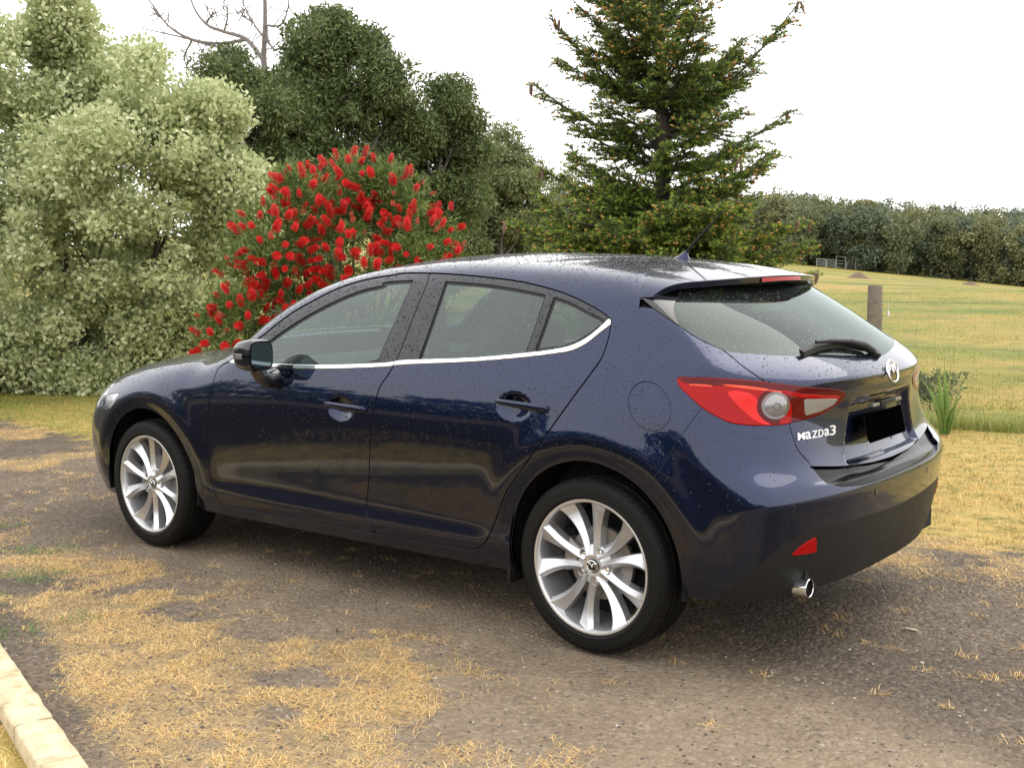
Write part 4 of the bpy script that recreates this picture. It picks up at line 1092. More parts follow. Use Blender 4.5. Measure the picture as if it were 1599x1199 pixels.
# mirrors
def mirror_unit(s):
    c = Vector((1.72, .962, 1.022)); rows = []
    # housing: stacked rounded-rectangle sections from the open rear face forwards
    for t, sc, dy in ((-.045, .93, 0), (-.040, 1.0, 0), (.0, 1.03, 0), (.04, .97, .002), (.075, .84, .0), (.10, .60, -.002), (.115, .25, -.004)):
        r = []
        for a in np.linspace(0, 2*math.pi, 33):
            ca, sa = math.cos(a), math.sin(a); e = .55
            yy = .069*sc*math.copysign(abs(ca)**e, ca); zz = .066*sc*math.copysign(abs(sa)**e, sa)
            zz += .012*(yy/.10)*0 - (.010 if zz < 0 else 0)*abs(yy/.1)
            r.append((c.x + t - .22*yy*0 + .05*(yy/.1)*(1 if t < 0 else .4)*(-1)*0, s*(c.y + dy + yy), c.z + zz))
        rows.append(r)
    m = MB(); m.grid(rows); H = m.build('side_mirror', BLKGLP, CAR, angle=50)
    back = MB(); rr = []
    for sc in (.93, .86, .0):
        rr.append([(c.x - .045 + (.004 if sc < .9 else 0), s*(c.y + .069*sc*math.copysign(abs(math.cos(a))**.55, math.cos(a))), c.z + .066*sc*math.copysign(abs(math.sin(a))**.55, math.sin(a))) for a in np.linspace(0, 2*math.pi, 33)])
    back.grid(rr); back.build('mirror_bezel', BLKPL, H)
    gm = MB(); rr = []
    for sc in (.84, .0):
        rr.append([(c.x - .0475, s*(c.y + .069*sc*math.copysign(abs(math.cos(a))**.55, math.cos(a))), c.z + .066*sc*math.copysign(abs(math.sin(a))**.55, math.sin(a))) for a in np.linspace(0, 2*math.pi, 33)])
    gm.grid(rr); gm.build('mirror_glass', mat('mirror_silver', (.13, .17, .18), .02, 1.), H)
    MB().box((c.x + .02, s*(c.y + .074), c.z - .004), (.022, .003, .012)).build('indicator_lens', CLEARL, H, bevel=.002)
    # foot: curved neck from the door skin up into the housing
    m = MB(); m.tube([(c.x - .01, s*.850, .915), (c.x - .005, s*.900, .905), (c.x, s*.935, .925), (c.x + .01, s*.950, .975)], [.040, .040, .034, .036], 16)
    m.v = [(x, y, .93 + (z-.93)*1.0) for x, y, z in m.v]
    m.build('mirror_foot', BLKGLP, H)
BLKGLP = mat('black_navy_shell', (.006, .008, .014), .08, .1, 1.)
for s in (1, -1): mirror_unit(s)

# ================================================================== cabin seen through the glass
def cushion(name, c, h, par, R=None, bev=.05, m=SEATM):
    return MB().box(c, h, R).build(name, m, par, bevel=bev)
def seat(y):
    SE = cushion('front_seat', (1.05, y, .56), (.25, .25, .09), CAR)
    RR = Matrix.Rotation(math.radians(-17), 3, 'Y')
    cushion('seat_back', (.76, y, .86), (.075, .24, .31), SE, RR); cushion('head_restraint', (.655, y, 1.235), (.055, .135, .095), SE, RR, .04)
    for k in (-.06, .06): MB().tube([(.68, y + k, 1.12), (.665, y + k, 1.18)], .007, 8).build('restraint_post', CHROME, SE)
seat(.38); seat(-.38)
RS = cushion('rear_seat', (.12, 0, .60), (.25, .62, .09), CAR)
cushion('rear_backrest', (-.20, 0, .84), (.07, .62, .26), RS, Matrix.Rotation(math.radians(-20), 3, 'Y'))
for y in (-.42, 0, .42): cushion('rear_head_restraint', (-.29, y, 1.12), (.04, .12, .055), RS, None, .03)
DB = MB().box((1.88, 0, .86), (.22, .74, .10)).build('dashboard', SEATM, CAR, bevel=.05)
cushion('door_card', (1.3, -.80, .72), (.85, .03, .22), CAR, None, .01); cushion('door_card', (1.3, .80, .72), (.85, .03, .22), CAR, None, .01)
SW = MB(); cw = Vector((1.50, -.38, .93)); Rw = Matrix.Rotation(math.radians(64), 3, 'Y')
SW.tube([tuple(cw + Rw @ Vector((.18*math.cos(a), .18*math.sin(a), 0))) for a in np.linspace(0, 2*math.pi, 33)], .015, 10, caps=False)
for a in (0., math.pi, math.pi*1.5): SW.tube([tuple(cw), tuple(cw + Rw @ Vector((.18*math.sin(a+math.pi/2)*-1 if False else .18*math.cos(a + math.pi/2), .18*math.sin(a + math.pi/2), 0)))], .014, 8)
SW.build('steering_wheel', SEATM, CAR)
MB().box((1.35, 0, .40), (1.2, .75, .02)).build('cabin_floor', SEATM, CAR, smooth=False)
MB().tube([(.93, .56, .5), (.95, .64, 1.30)], .045, 8).build('centre_pillar', SEATM, CAR); MB().tube([(.93, -.56, .5), (.95, -.64, 1.30)], .045, 8).build('centre_pillar', SEATM, CAR)

# ================================================================== rain drops standing on the paint and glass
def drops(pieces, n, name, seed, rmin=.0009, rmax=.0030, mt=None):
    rg = np.random.default_rng(seed); V = np.concatenate([p.V[p.F] for p in pieces]); Nn = np.concatenate([p.N[p.F] for p in pieces])
    ar = np.linalg.norm(np.cross(V[:, 1]-V[:, 0], V[:, 2]-V[:, 0]), axis=1)
    zc = V[..., 2].mean(1); ar = ar * np.interp(zc, [.55, .80, .95, 1.2], [.04, .35, 1., 1.])
    i = rg.choice(len(V), n, p=ar/ar.sum()); b = rg.dirichlet((1, 1, 1), n)
    P = (V[i]*b[..., None]).sum(1); Q = (Nn[i]*b[..., None]).sum(1); Q /= np.linalg.norm(Q, axis=1, keepdims=True)
    r = rmin + (rmax - rmin) * rg.random(n)**2.6
    t = np.cross(Q, [0.3, .2, 1]); t /= np.linalg.norm(t, axis=1, keepdims=True); u = np.cross(Q, t)
    vv = []
    for rad, h in ((1.0, -.05), (.72, .42)):
        for k in range(5):
            a = 2*math.pi*k/5 + rad; st = 1 + .25*rg.random(n)
            vv.append(P + (t*math.cos(a) + u*(math.sin(a)))*(r*rad*st)[:, None] + Q*(r*h)[:, None])
    vv.append(P + Q*(r*.62)[:, None]); VV = np.stack(vv, 1).reshape(-1, 3); K = 11; f = []
    for k in range(5):
        a_, b2 = k, (k+1) % 5; f += [(a_, b2, b2+5), (a_, b2+5, a_+5), (a_+5, b2+5, 10)]
    F = (np.array(f)[None] + np.arange(n)[:, None, None]*K).reshape(-1, 3)
    o = link(name, fastmesh(name, VV, F), mt or DROPM, CAR); o['kind'] = 'stuff'; return o
DROPM = mat('water', (.004, .005, .010), .02, 0, 0, spec=.6)
def noglass(p):
    for g_ in (FG, RG, QG): p = out(p, g_, .0)
    return p
left = [side_body, wing, flap, noglass(fd), noglass(rd), roof, sp, bump]
drops(left, 13000, 'rain_drops', 3)
both_ = [mirror(p) for p in (side_body, wing, noglass(fd), noglass(rd), roof, sp)]
drops(both_ + [hood], 4000, 'rain_drops', 5)
drops([hskin], 700, 'rain_drops', 9)
def sink(p, d): return Pc(p.V - p.N*d, p.N, p.F)
CLRD = glass_mat('clear_water', (.80, .82, .82), 1.2, .02, cover=.15)
drops([sink(ins(fd, FG), .009), sink(ins(rd, RG), .009), sink(ins(rd, QG), .009), sink(hg, .002)], 2600, 'rain_drops', 12, .0008, .0024, CLRD)
# ================================================================== foliage and ground helpers
def leaf_mat(name, c1, c2, rough=.5, trans=.25, c3=None):
    m = mat(name, c1, rough, spec=.35); n = N(m)
    g = n.new('NewGeometry'); stops = [(0., c1), (1., c2)] if c3 is None else [(0., c1), (.6, c2), (1., c3)]
    col = n.ramp(g.outputs['Random Per Island'], stops)
    big = n.noise(1.3, 3, .6, n.coord('Object'))
    col2 = n.mix(big, n.mix(.25, col, c1), n.mix(.25, col, c2)); n.link(col2, n.b.inputs['Base Color'])
    if trans:
        t = n.new('BsdfTranslucent'); n.link(col2, t.inputs[0]); mx = n.new('MixShader'); mx.inputs[0].default_value = trans
        n.link(n.b.outputs[0], mx.inputs[1]); n.link(t.outputs[0], mx.inputs[2]); n.link(mx.outputs[0], n.out.inputs[0])
    return m
def bark_mat(name, c1, c2, sc=8):
    m = mat(name, c1, .85); n = N(m); co = n.coord('Object')
    w = n.noise(sc, 6, .65, co, .6); n.link(n.mix(w, c1, c2), n.b.inputs['Base Color']); n.bump(n.noise(sc*3, 4, .7, co), .7, .02); return m

def unit(v): return v / np.maximum(np.linalg.norm(v, axis=-1, keepdims=True), 1e-9)
def rdir(n, rg): return unit(rg.normal(size=(n, 3)))

def leaves(P, D, L, Wd, rg, fold=.25, curl=0.):
    """leaf blades: P bases, D growth directions, L lengths, Wd widths -> (V, F) of 4-vertex folded leaves"""
    n = len(P); s = unit(np.cross(D, rdir(n, rg))); u = unit(np.cross(s, D))
    L = L[:, None]; Wd = Wd[:, None]
    V = np.stack([P, P + D*L*.5 + s*Wd*.5 + u*Wd*fold, P + D*L - u*L*curl, P + D*L*.5 - s*Wd*.5 + u*Wd*fold], 1).reshape(-1, 3)
    F = (np.array([[0, 1, 2], [0, 2, 3]])[None] + (np.arange(n)*4)[:, None, None]).reshape(-1, 3)
    return V, F

def spikes(P, D, L, Wd, rg):
    """single-triangle needles"""
    s = unit(np.cross(D, rdir(len(P), rg)))*(Wd[:, None]*.45)
    V = np.stack([P - s, P + s, P + D*L[:, None]], 1).reshape(-1, 3); return V, np.arange(len(P)*3).reshape(-1, 3)

def shell_clumps(B, dens, rmin, rmax, rg, inside=.86, spread=(.72, 1.0)):
    """clump centres on the visible skin of a union of spheres B (x,y,z,r)"""
    B = np.asarray(B, float); C = []; 
    for i, b in enumerate(B):
        n = max(4, int(dens * b[3]**2)); d = rdir(n, rg); p = b[:3] + d * b[3] * rg.uniform(*spread, (n, 1))
        keep = np.ones(n, bool)
        for j, c in enumerate(B):
            if j != i: keep &= np.linalg.norm(p - c[:3], axis=1) > c[3] * inside * .9
        C.append(np.hstack([p[keep], d[keep]]))
    C = np.vstack(C); R = rg.uniform(rmin, rmax, len(C)); return C[:, :3], C[:, 3:], R

def crown(B, dens, rmin, rmax, nleaf, L, W, rg, droop=0., out_bias=.8, fold=.25, spread=(.72, 1.0), core=0):
    C, Dn, R = shell_clumps(B, dens, rmin, rmax, rg, spread=spread)
    if core:
        q = rg.choice(len(B), core); dq = rdir(core, rg); C = np.vstack([C, np.asarray(B)[q, :3] + dq*(np.asarray(B)[q, 3]*.62*rg.random(core)**.4)[:, None]]); Dn = np.vstack([Dn, dq]); R = np.concatenate([R, np.full(core, rmax*.9)])
    k = np.repeat(np.arange(len(C)), (nleaf * (R/rmax)**2).astype(int))
    d = rdir(len(k), rg); P = C[k] + d * (R[k] * rg.random(len(k))**.45)[:, None] * [1, 1, .8]
    G_ = unit(d*.35 + Dn[k]*out_bias*.5 + rdir(len(k), rg)*1.0 + [0, 0, .2 - droop])
    return leaves(P, G_, L*rg.uniform(.6, 1.3, len(k)), W*rg.uniform(.7, 1.2, len(k)), rg, fold), C

def stem_tree(m, base, targets, r0_, rg, n=7, lean=.15, sides=7):
    """trunk with limbs that run to the given points"""
    base = np.array(base, float); top = np.mean(targets, 0); 
    h = max(top[2] - base[2], .3); trunk = [base + (top - base)*t + np.array([math.sin(t*5)*.04*h, math.cos(t*4)*.03*h, 0])*lean*4*(t*(1-t)*2) for t in np.linspace(0, .95, n)]
    m.tube([tuple(p) for p in trunk], [r0_*(1 - .65*t) * (1.25 if t == 0 else 1) for t in np.linspace(0, 1, n)], sides)
    for tg in targets:
        tg = np.array(tg, float); t = rg.uniform(.35, .8); st = trunk[int(t*(n-1))]; L = np.linalg.norm(tg - st)
        mid = (st + tg)/2 + rdir(1, rg)[0]*L*.10 + [0, 0, -.06*L]; q = (st*.35 + mid*.65) * 1.0
        m.tube([tuple(st), tuple(mid), tuple(tg)], [r0_*.42*(1-t*.4), r0_*.25, r0_*.07], 5)
        for _ in range(3):
            e = mid + (tg-mid)*rg.uniform(.1, .8) ; e2 = e + rdir(1, rg)[0]*L*.28 + [0, 0, .08*L]
            m.tube([tuple(e), tuple(e2)], [r0_*.12, r0_*.03], 4)

def vnoise(x, y, seed=0):
    """smooth 2-D value noise, 0..1"""
    xi = np.floor(x).astype(np.int64); yi = np.floor(y).astype(np.int64); fx = x - xi; fy = y - yi
    def h(i, j):
        v = (i*374761393 + j*668265263 + seed*974634777) & 0x7fffffff; v = ((v ^ (v >> 13))*1274126177) & 0x7fffffff; return ((v ^ (v >> 16)) & 0xffff)/65535.
    u = fx*fx*(3-2*fx); v = fy*fy*(3-2*fy)
    return (h(xi, yi)*(1-u) + h(xi+1, yi)*u)*(1-v) + (h(xi, yi+1)*(1-u) + h(xi+1, yi+1)*u)*v
def fbm(x, y, s, seed=0, o=4):
    r = 0; a = .5
    for k in range(o): r = r + a*vnoise(x*s, y*s, seed+k); s *= 2.03; a *= .5
    return r / (1 - .5**o)

# ================================================================== ground
CAMP = np.array([CAM[0][3], CAM[1][3]])
E1 = np.array([.347, -.938]); E2 = np.array([-.938, -.347])
def terrain(x, y):
    dx, dy = x - CAMP[0], y - CAMP[1]; s = dx*E1[0] + dy*E1[1]; l = dx*E2[0] + dy*E2[1]
    z = sm(14, 190, s) * (-1.55 - .113*np.clip(l, -38, 45))
    z = z + 10.8*sm(205, 420, s) + 25*sm(500, 1500, s)
    z = z + sm(16, 60, s)*.12*(fbm(x, y, .06, 3) - .5)
    side = sm(30, 200, np.abs(l) - s*.6) ; z = z * (1 - side) 
    return z
BE = np.array(ENV['back_edge']); BE = BE[np.argsort(BE[:, 0])]
def back_y(x): return np.interp(x, BE[:, 0], BE[:, 1])
KR = np.array(ENV['kerb_r']); KL = np.array(ENV['kerb_l'])
kd = unit((KR[2] - KR[1])[None])[0]; kn = np.array([kd[1], -kd[0]]); kn = kn if kn @ (KL[1] - KR[1]) > 0 else -kn   # points over the kerb
def kerb_d(x, y): return (x - KR[1][0])*kn[0] + (y - KR[1][1])*kn[1]       # >0 beyond the edging
def axis(lo, hi, st, far):
    a = [lo]; g = st
    while a[-1] > -far: g *= 1.16; a.append(a[-1] - g)
    b = [hi]; g = st
    while b[-1] < far: g *= 1.16; b.append(b[-1] + g)
    return np.array(a[::-1] + list(np.arange(lo + st, hi, st)) + b)
gx, gy = axis(-4.5, 9.5, .07, 2300), axis(-7., 4.6, .07, 2300)
GX, GY = np.meshgrid(gx, gy, indexing='ij')
near = np.exp(-((GX-1.5)/9)**4 - ((GY)/7)**4)
driv = sm(-.15, .15, GY - back_y(GX))
GZ = terrain(GX, GY) + near*((fbm(GX, GY, 1.1, 8) - .5)*.022*sm(.95, 1.6, np.abs(GY - 0) + np.abs(np.clip(GX-1.35, -9, 9))*.0) )
for (wx, wy) in ((0, .7725), (2.7, .7725), (0, -.7725), (2.7, -.7725)):
    GZ = GZ * (1 - np.exp(-(((GX-wx)/.35)**2 + ((GY-wy)/.25)**2)))
GZ = GZ - .004
def gz(x, y): return terrain(x, y) + np.exp(-((x-1.5)/9)**4 - (y/7)**4)*((fbm(x, y, 1.1, 8)-.5)*.022*sm(.95, 1.6, np.abs(y))) - .004
Vg = np.stack([GX, GY, GZ], -1).reshape(-1, 3); na, nb = GX.shape; ig = np.arange(na*nb).reshape(na, nb)
Fg = np.stack([ig[:-1, :-1], ig[1:, :-1], ig[1:, 1:], ig[:-1, 1:]], -1).reshape(-1, 4)
gme = fastmesh('ground', Vg, Fg)
x_, y_ = Vg[:, 0], Vg[:, 1]
# what the ground is made of: grass cover, dead straw on the gravel, compacted tan track
grassf = np.clip(.5 - (y_ - back_y(x_))/.9, 0, 1); over = np.clip(.5 + (kerb_d(x_, y_) - .10)/.05, 0, 1) * np.clip((.75 - kerb_d(x_, y_))/.15, 0, 1)
def straw_density(x, y):
    k = -kerb_d(x, y); wob = (fbm(x, y, 1.7, 21) - .5)*.9 + (fbm(x, y, 5., 22) - .5)*.5
    a = sm(1.22, 1.62, y + wob + .06*x) * sm(.06, .22, k + .3*(fbm(x, y, 2., 24)-.5)) * sm(-.75, .35, x + wob)
    a = a * sm(.30, .48, fbm(x, y, 4.2, 5) + .12*sm(1.5, 1.9, y))
    b = .55*sm(.66, .76, fbm(x, y, 2.6, 33)) * sm(.7, 1.2, y) * sm(-.6, .4, x)
    e = sm(.9, .0, np.abs(y - back_y(x) - .12))*.9*sm(.42, .62, fbm(x, y, 1.6, 41))
    left = sm(3.4, 4.6, x)*.8*sm(.50, .64, fbm(x, y, 1.4, 51))
    return np.clip(a + b + e + left, 0, 1)
straw = straw_density(x_, y_)
track = 1.25*sm(.25, .85, y_ + .25*x_)*sm(1.3, -.2, x_) + .8*sm(.55, .15, np.abs(y_ - 1.0))*sm(4.0, 2.4, x_)*sm(-.2, .6, x_)
ca = gme.color_attributes.new('cover', 'FLOAT_COLOR', 'POINT')
ca.data.foreach_set('color', np.stack([np.maximum(grassf, over), straw, np.clip(track, 0, 1), np.clip((kerb_d(x_, y_) - .5)/.15, 0, 1)*np.clip((9 - kerb_d(x_, y_))/1.5, 0, 1)], -1).astype(np.float32).ravel())
def ground_mat():
    m = mat('ground', (.2, .17, .13), .9, spec=.3); n = N(m); co = n.coord('Object')
    at_ = n.new('Attribute'); at_.attribute_name = 'cover'; sp_ = n.new('SeparateColor'); n.link(at_.outputs['Color'], sp_.inputs[0])
    g1 = n.noise(38, 6, .72, co); g2 = n.noise(3.2, 5, .6, co); g3 = n.noise(120, 3, .6, co)
    vo = n.new('TexVoronoi'); vo.inputs['Scale'].default_value = 70; n.link(co, vo.inputs['Vector'])
    sepc = n.new('SeparateColor'); n.link(vo.outputs['Color'], sepc.inputs[0])
    base = n.ramp(g1, [(.30, (.066, .050, .036)), (.50, (.19, .147, .105)), (.72, (.35, .275, .195))])
    grain = n.ramp(sepc.outputs[0], [(0., (.070, .055, .042)), (.55, (.195, .152, .11)), (.93, (.30, .24, .172)), (1., (.48, .43, .36))])
    grav = n.mix(.5, base, grain)
    tan = n.mix(.55, n.ramp(g2, [(.35, (.30, .225, .150)), (.65, (.46, .36, .245))]), grav)
    tk = n.math('MULTIPLY', sp_.outputs[2], n.ramp(n.noise(2.0, 5, .6, co), [(.30, (.45,)*3), (.55, (1,)*3)]))
    grav = n.mix(tk, grav, tan)
    damp = n.ramp(n.noise(.9, 4, .6, co), [(.34, (0, 0, 0)), (.55, (1, 1, 1))])
    grav = n.mix(n.math('MULTIPLY', n.math('MULTIPLY', damp, n.math('SUBTRACT', 1.0, n.math('MULTIPLY', sp_.outputs[2], .7))), .88), grav, n.mix(.55, grav, (.040, .034, .032)))
    st = n.ramp(n.noise(45, 5, .7, co, 1.5), [(.35, (.11, .085, .055)), (.55, (.40, .28, .13)), (.75, (.62, .46, .22))])
    sf = n.math('SUBTRACT', n.math('MULTIPLY', sp_.outputs[1], 1.5), n.math('MULTIPLY', n.noise(16, 6, .7, co), 1.15))
    sfr = n.ramp(sf, [(.12, (0, 0, 0)), (.75, (.7, .7, .7))])
    col = n.mix(sfr, grav, st)
    # lawn near by, paddock far off
    lw = n.ramp(n.noise(7, 6, .7, co), [(.32, (.13, .125, .035)), (.5, (.36, .27, .085)), (.7, (.50, .35, .12))])
    far = n.ramp(n.noise(.11, 8, .72, co, .6), [(.36, (.125, .165, .036)), (.46, (.215, .220, .056)), (.55, (.32, .255, .078)), (.68, (.40, .27, .10))])
    fine = n.ramp(n.noise(1.7, 7, .75, co), [(.3, (.62,)*3), (.7, (1.12, 1.08, 1.0))])
    pad = n.mix(1., far, fine, 'MULTIPLY')
    dist = n.new('VectorMath', operation='DISTANCE'); n.link(co, dist.inputs[0]); dist.inputs[1].default_value = (CAMP[0], CAMP[1], 0)
    mr = n.new('MapRange'); mr.inputs[1].default_value = 10; mr.inputs[2].default_value = 14; n.link(dist.outputs['Value'], mr.inputs[0])
    gr = n.mix(mr.outputs[0], lw, pad)
    ge = n.math('ADD', sp_.outputs[0], n.math('MULTIPLY', n.math('SUBTRACT', n.noise(5, 6, .7, co), .5), 1.5))
    gf = n.ramp(ge, [(.42, (0, 0, 0)), (.62, (1, 1, 1))])
    unseen_dark = n.ramp(g1, [(.3, (.012, .009, .007)), (.6, (.045, .034, .024)), (.8, (.09, .066, .045))])     # dark unseen ground past the kerb, added to darken the door reflections
    col = n.mix(gf, col, gr); col = n.mix(at_.outputs['Alpha'], col, unseen_dark); n.link(col, n.b.inputs['Base Color'])
    h = n.math('ADD', n.math('MULTIPLY', g1, 1.0), n.math('MULTIPLY', vo.outputs['Distance'], -.9)); h = n.math('ADD', h, n.math('MULTIPLY', g3, .4))
    n.bump(h, .8, .010); n.b.inputs['Specular IOR Level'].default_value = .15
    n.link(n.math('ADD', n.math('MULTIPLY', g2, .25), .68), n.b.inputs['Roughness'])
    return m
tag(link('ground', gme, ground_mat()), kind='structure')

# ---- loose stones on the drive
def in_view(x, y, lo=2.0, hi=60, pad=.06):
    d = np.stack([x, y], -1) - CAMP; f = np.array([-CAM[0][2], -CAM[1][2]]); f /= np.linalg.norm(f); r = np.array([CAM[0][0], CAM[1][0]])
    dep = d @ f; lat = d @ r; return (dep > lo) & (dep < hi) & (np.abs(lat) < dep*(.4444 + pad)), dep
rg = np.random.default_rng(11)
n = 150000
px, py_ = rg.uniform(-3, 12, n), rg.uniform(-2.2, 3.2, n)
ok, dep = in_view(px, py_, 1.9, 14)
ok &= (py_ > back_y(px) - .1) & (kerb_d(px, py_) < -.005) & (rg.random(n) < np.clip((4.2/np.maximum(dep, 1))**1.6, 0, 1)) & (rg.random(n) < .25 + .9*fbm(px, py_, 2.5, 77))
px, py_ = px[ok], py_[ok]; n = len(px); r = (.0022 + .0065*rg.random(n)**3.2) 
octv = np.array([(1, 0, 0), (0, 1, 0), (-1, 0, 0), (0, -1, 0), (0, 0, .8), (0, 0, -.6), ])
octf = np.array([(0, 1, 4), (1, 2, 4), (2, 3, 4), (3, 0, 4), (1, 0, 5), (2, 1, 5), (3, 2, 5), (0, 3, 5)])
an = rg.uniform(0, 6.28, n); V = octv[None] * r[:, None, None] * rg.uniform(.55, 1.3, (n, 6, 1)); V[..., 2] *= .7
c_, s_ = np.cos(an)[:, None], np.sin(an)[:, None]
V = np.stack([V[..., 0]*c_ - V[..., 1]*s_, V[..., 0]*s_ + V[..., 1]*c_, V[..., 2]], -1) + np.stack([px, py_, gz(px, py_) + r*.15], -1)[:, None]
F = (octf[None] + (np.arange(n)*6)[:, None, None]).reshape(-1, 3)
def stone_mat():
    m = mat('stones', (.2, .18, .15), .8); nn = N(m); g = nn.new('NewGeometry')
    nn.link(nn.ramp(g.outputs['Random Per Island'], [(0., (.060, .052, .045)), (.45, (.13, .108, .088)), (.8, (.19, .16, .13)), (.95, (.28, .245, .20)), (1., (.50, .46, .40))]), nn.b.inputs['Base Color']); return m
tag(link('loose_gravel', fastmesh('gravel', V.reshape(-1, 3), F, smooth=False), stone_mat()), kind='stuff', label='loose dark and pale gravel stones lying on the drive')

# ---- grasses
def blades(px, py, z, hgt, wid, flat, rg, seg=2):
    n = len(px); a = rg.uniform(0, 6.28, n); d = np.stack([np.cos(a), np.sin(a), 0*a], -1)
    tilt = np.clip(flat + rg.normal(0, .22, n), .02, 1.45)
    up = np.array([0, 0, 1.]); dirv = d*np.sin(tilt)[:, None] + up*np.cos(tilt)[:, None]; dir2 = unit(dirv + d*.5 - up*.25)
    s = np.stack([-np.sin(a), np.cos(a), 0*a], -1)*wid[:, None]/2; P = np.stack([px, py, z], -1); h = hgt[:, None]
    mid = P + dirv*h*.55; V = np.stack([P - s, P + s, mid + s*.8, mid - s*.8, mid + dir2*h*.45], 1).reshape(-1, 3)
    F = (np.array([[0, 1, 2], [0, 2, 3], [3, 2, 4]])[None] + (np.arange(n)*5)[:, None, None]).reshape(-1, 3); return V, F
STRAW = leaf_mat('dead_straw', (.50, .29, .10), (.79, .54, .22), .7, .1, (.88, .71, .38))
GREENB = leaf_mat('green_grass', (.11, .20, .035), (.26, .30, .06), .6, .25, (.40, .36, .11))
n = 900000
px, py_ = rg.uniform(-1.2, 9, n), rg.uniform(-1.9, 2.6, n); ok, dep = in_view(px, py_, 1.9, 13)
dn = straw_density(px, py_); tuft = sm(.46, .60, fbm(px, py_, 9., 61, 2))
ok &= (kerb_d(px, py_) < -.02) & (py_ > back_y(px) - .2) & (rg.random(n) < (dn**1.2)*(.12 + 1.1*tuft)*np.clip(5/np.maximum(dep, 1), .25, 1))
px, py_ = px[ok], py_[ok]; n = len(px)
V, F = blades(px, py_, gz(px, py_), rg.uniform(.012, .040, n), rg.uniform(.0010, .0021, n), np.full(n, 1.28), rg)
tag(link('dead_grass', fastmesh('straw', V, F), STRAW), kind='stuff', label='orange yellow dead grass matted on the gravel by the kerb')
# scattered single tufts further out on the gravel
n = 420; cx, cy = rg.uniform(-2.5, 5, n), rg.uniform(-1.4, 2.4, n); ok = in_view(cx, cy, 2.2, 9)[0] & (kerb_d(cx, cy) < -.1)
cx, cy = cx[ok], cy[ok]; k = np.repeat(np.arange(len(cx)), 26); px = cx[k] + rg.normal(0, .022, len(k)); py_ = cy[k] + rg.normal(0, .016, len(k))
V, F = blades(px, py_, gz(px, py_), rg.uniform(.012, .045, len(k)), rg.uniform(.0012, .0022, len(k)), np.full(len(k), 1.1), rg)
tag(link('dead_grass_tufts', fastmesh('tufts', V, F), STRAW), kind='stuff', label='small scattered tufts of dry grass on the drive')
# green weeds by the kerb
n = 60000; px, py_ = rg.uniform(-1, 4, n), rg.uniform(.8, 3.2, n); k = -kerb_d(px, py_)
ok = in_view(px, py_, 1.9, 9)[0] & (k > .03) & (k < .8) & (rg.random(n) < sm(.60, .74, fbm(px, py_, 2.6, 91))*sm(.8, .4, k))
px, py_ = px[ok], py_[ok]; n = len(px)
V, F = blades(px, py_, gz(px, py_), rg.uniform(.012, .035, n), rg.uniform(.002, .004, n), np.full(n, .9), rg)
tag(link('green_weeds', fastmesh('weeds', V, F), leaf_mat('weed_green', (.10, .20, .05), (.22, .33, .10), .6, .3)), kind='stuff', label='low green weeds growing through the straw')
# dry lawn behind the car and beyond the kerb
n = 300000; px, py_ = rg.uniform(-6.5, 13, n), rg.uniform(-7, 1.5, n); ok, dep = in_view(px, py_, 4, 16)
ok &= (py_ < back_y(px) + .18*(fbm(px, py_, 3, 7)*2-1)) & (rg.random(n) < .35 + .65*sm(.35, .55, fbm(px, py_, 2.2, 15)))
ok &= ~((px > -.9) & (px < 3.7) & (np.abs(py_) < 1.0))
px, py_ = px[ok], py_[ok]; n = len(px); g = fbm(px, py_, .9, 19) + .25*sm(8.5, 11, np.hypot(px-CAMP[0], py_-CAMP[1]))
for nm, sel, mt, lo_, hi_, lab in (('dry_lawn', g < .56 + .1*rg.standard_normal(n), leaf_mat('dry_lawn_blades', (.38, .22, .07), (.64, .42, .15), .7, .1, (.78, .58, .27)), .02, .05, 'short straw coloured lawn along the far side of the drive'), ('green_lawn', g > .56 + .1*rg.standard_normal(n), GREENB, .02, .055, 'green tinged patches in the lawn behind the car')):
    V, F = blades(px[sel], py_[sel], gz(px[sel], py_[sel]), rg.uniform(lo_, hi_, sel.sum()), rg.uniform(.0025, .0045, sel.sum()), np.full(sel.sum(), .75), rg)
    tag(link(nm, fastmesh(nm, V, F), mt), kind='stuff', label=lab)
n = 9000; px, py_ = rg.uniform(.5, 3.5, n), rg.uniform(1.8, 3.3, n); ok = (kerb_d(px, py_) > .13); px, py_ = px[ok], py_[ok]; n = len(px)
V, F = blades(px, py_, gz(px, py_)+.01, rg.uniform(.02, .055, n), rg.uniform(.0014, .0028, n), np.full(n, .9), rg)
tag(link('kerbside_grass', fastmesh('kg', V, F), STRAW), kind='stuff', label='dry orange grass beyond the pale kerb in the corner')

# ---- paddock grass: taller along the fence, tussocks out in the field
FP = np.array(ENV['wires'][0]); fdir = unit((FP[1] - FP[0])[None, :2])[0]; PX, PY = ENV['post']
n = 60000; t = rg.uniform(-5, 6, n); o_ = np.abs(rg.normal(0, .32, n)); fnrm = np.array([fdir[1], -fdir[0]]); fnrm = fnrm if fnrm @ E1 > 0 else -fnrm
px, py_ = PX + fdir[0]*t + fnrm[0]*(o_ - .15), PY + fdir[1]*t + fnrm[1]*(o_ - .15)
ok = rg.random(n) < .35 + .65*sm(.4, .6, fbm(px, py_, 2, 3)); px, py_ = px[ok], py_[ok]; n = len(px)
V, F = blades(px, py_, gz(px, py_), rg.uniform(.05, .17, n)*(.6 + .8*fbm(px, py_, 1.5, 9)), rg.uniform(.003, .006, n), np.full(n, .30), rg)
tag(link('fence_line_grass', fastmesh('flg', V, F), leaf_mat('tall_grass', (.20, .28, .06), (.38, .40, .12), .6, .3, (.60, .52, .25))), kind='stuff', label='long green and straw grass growing along the wire fence')
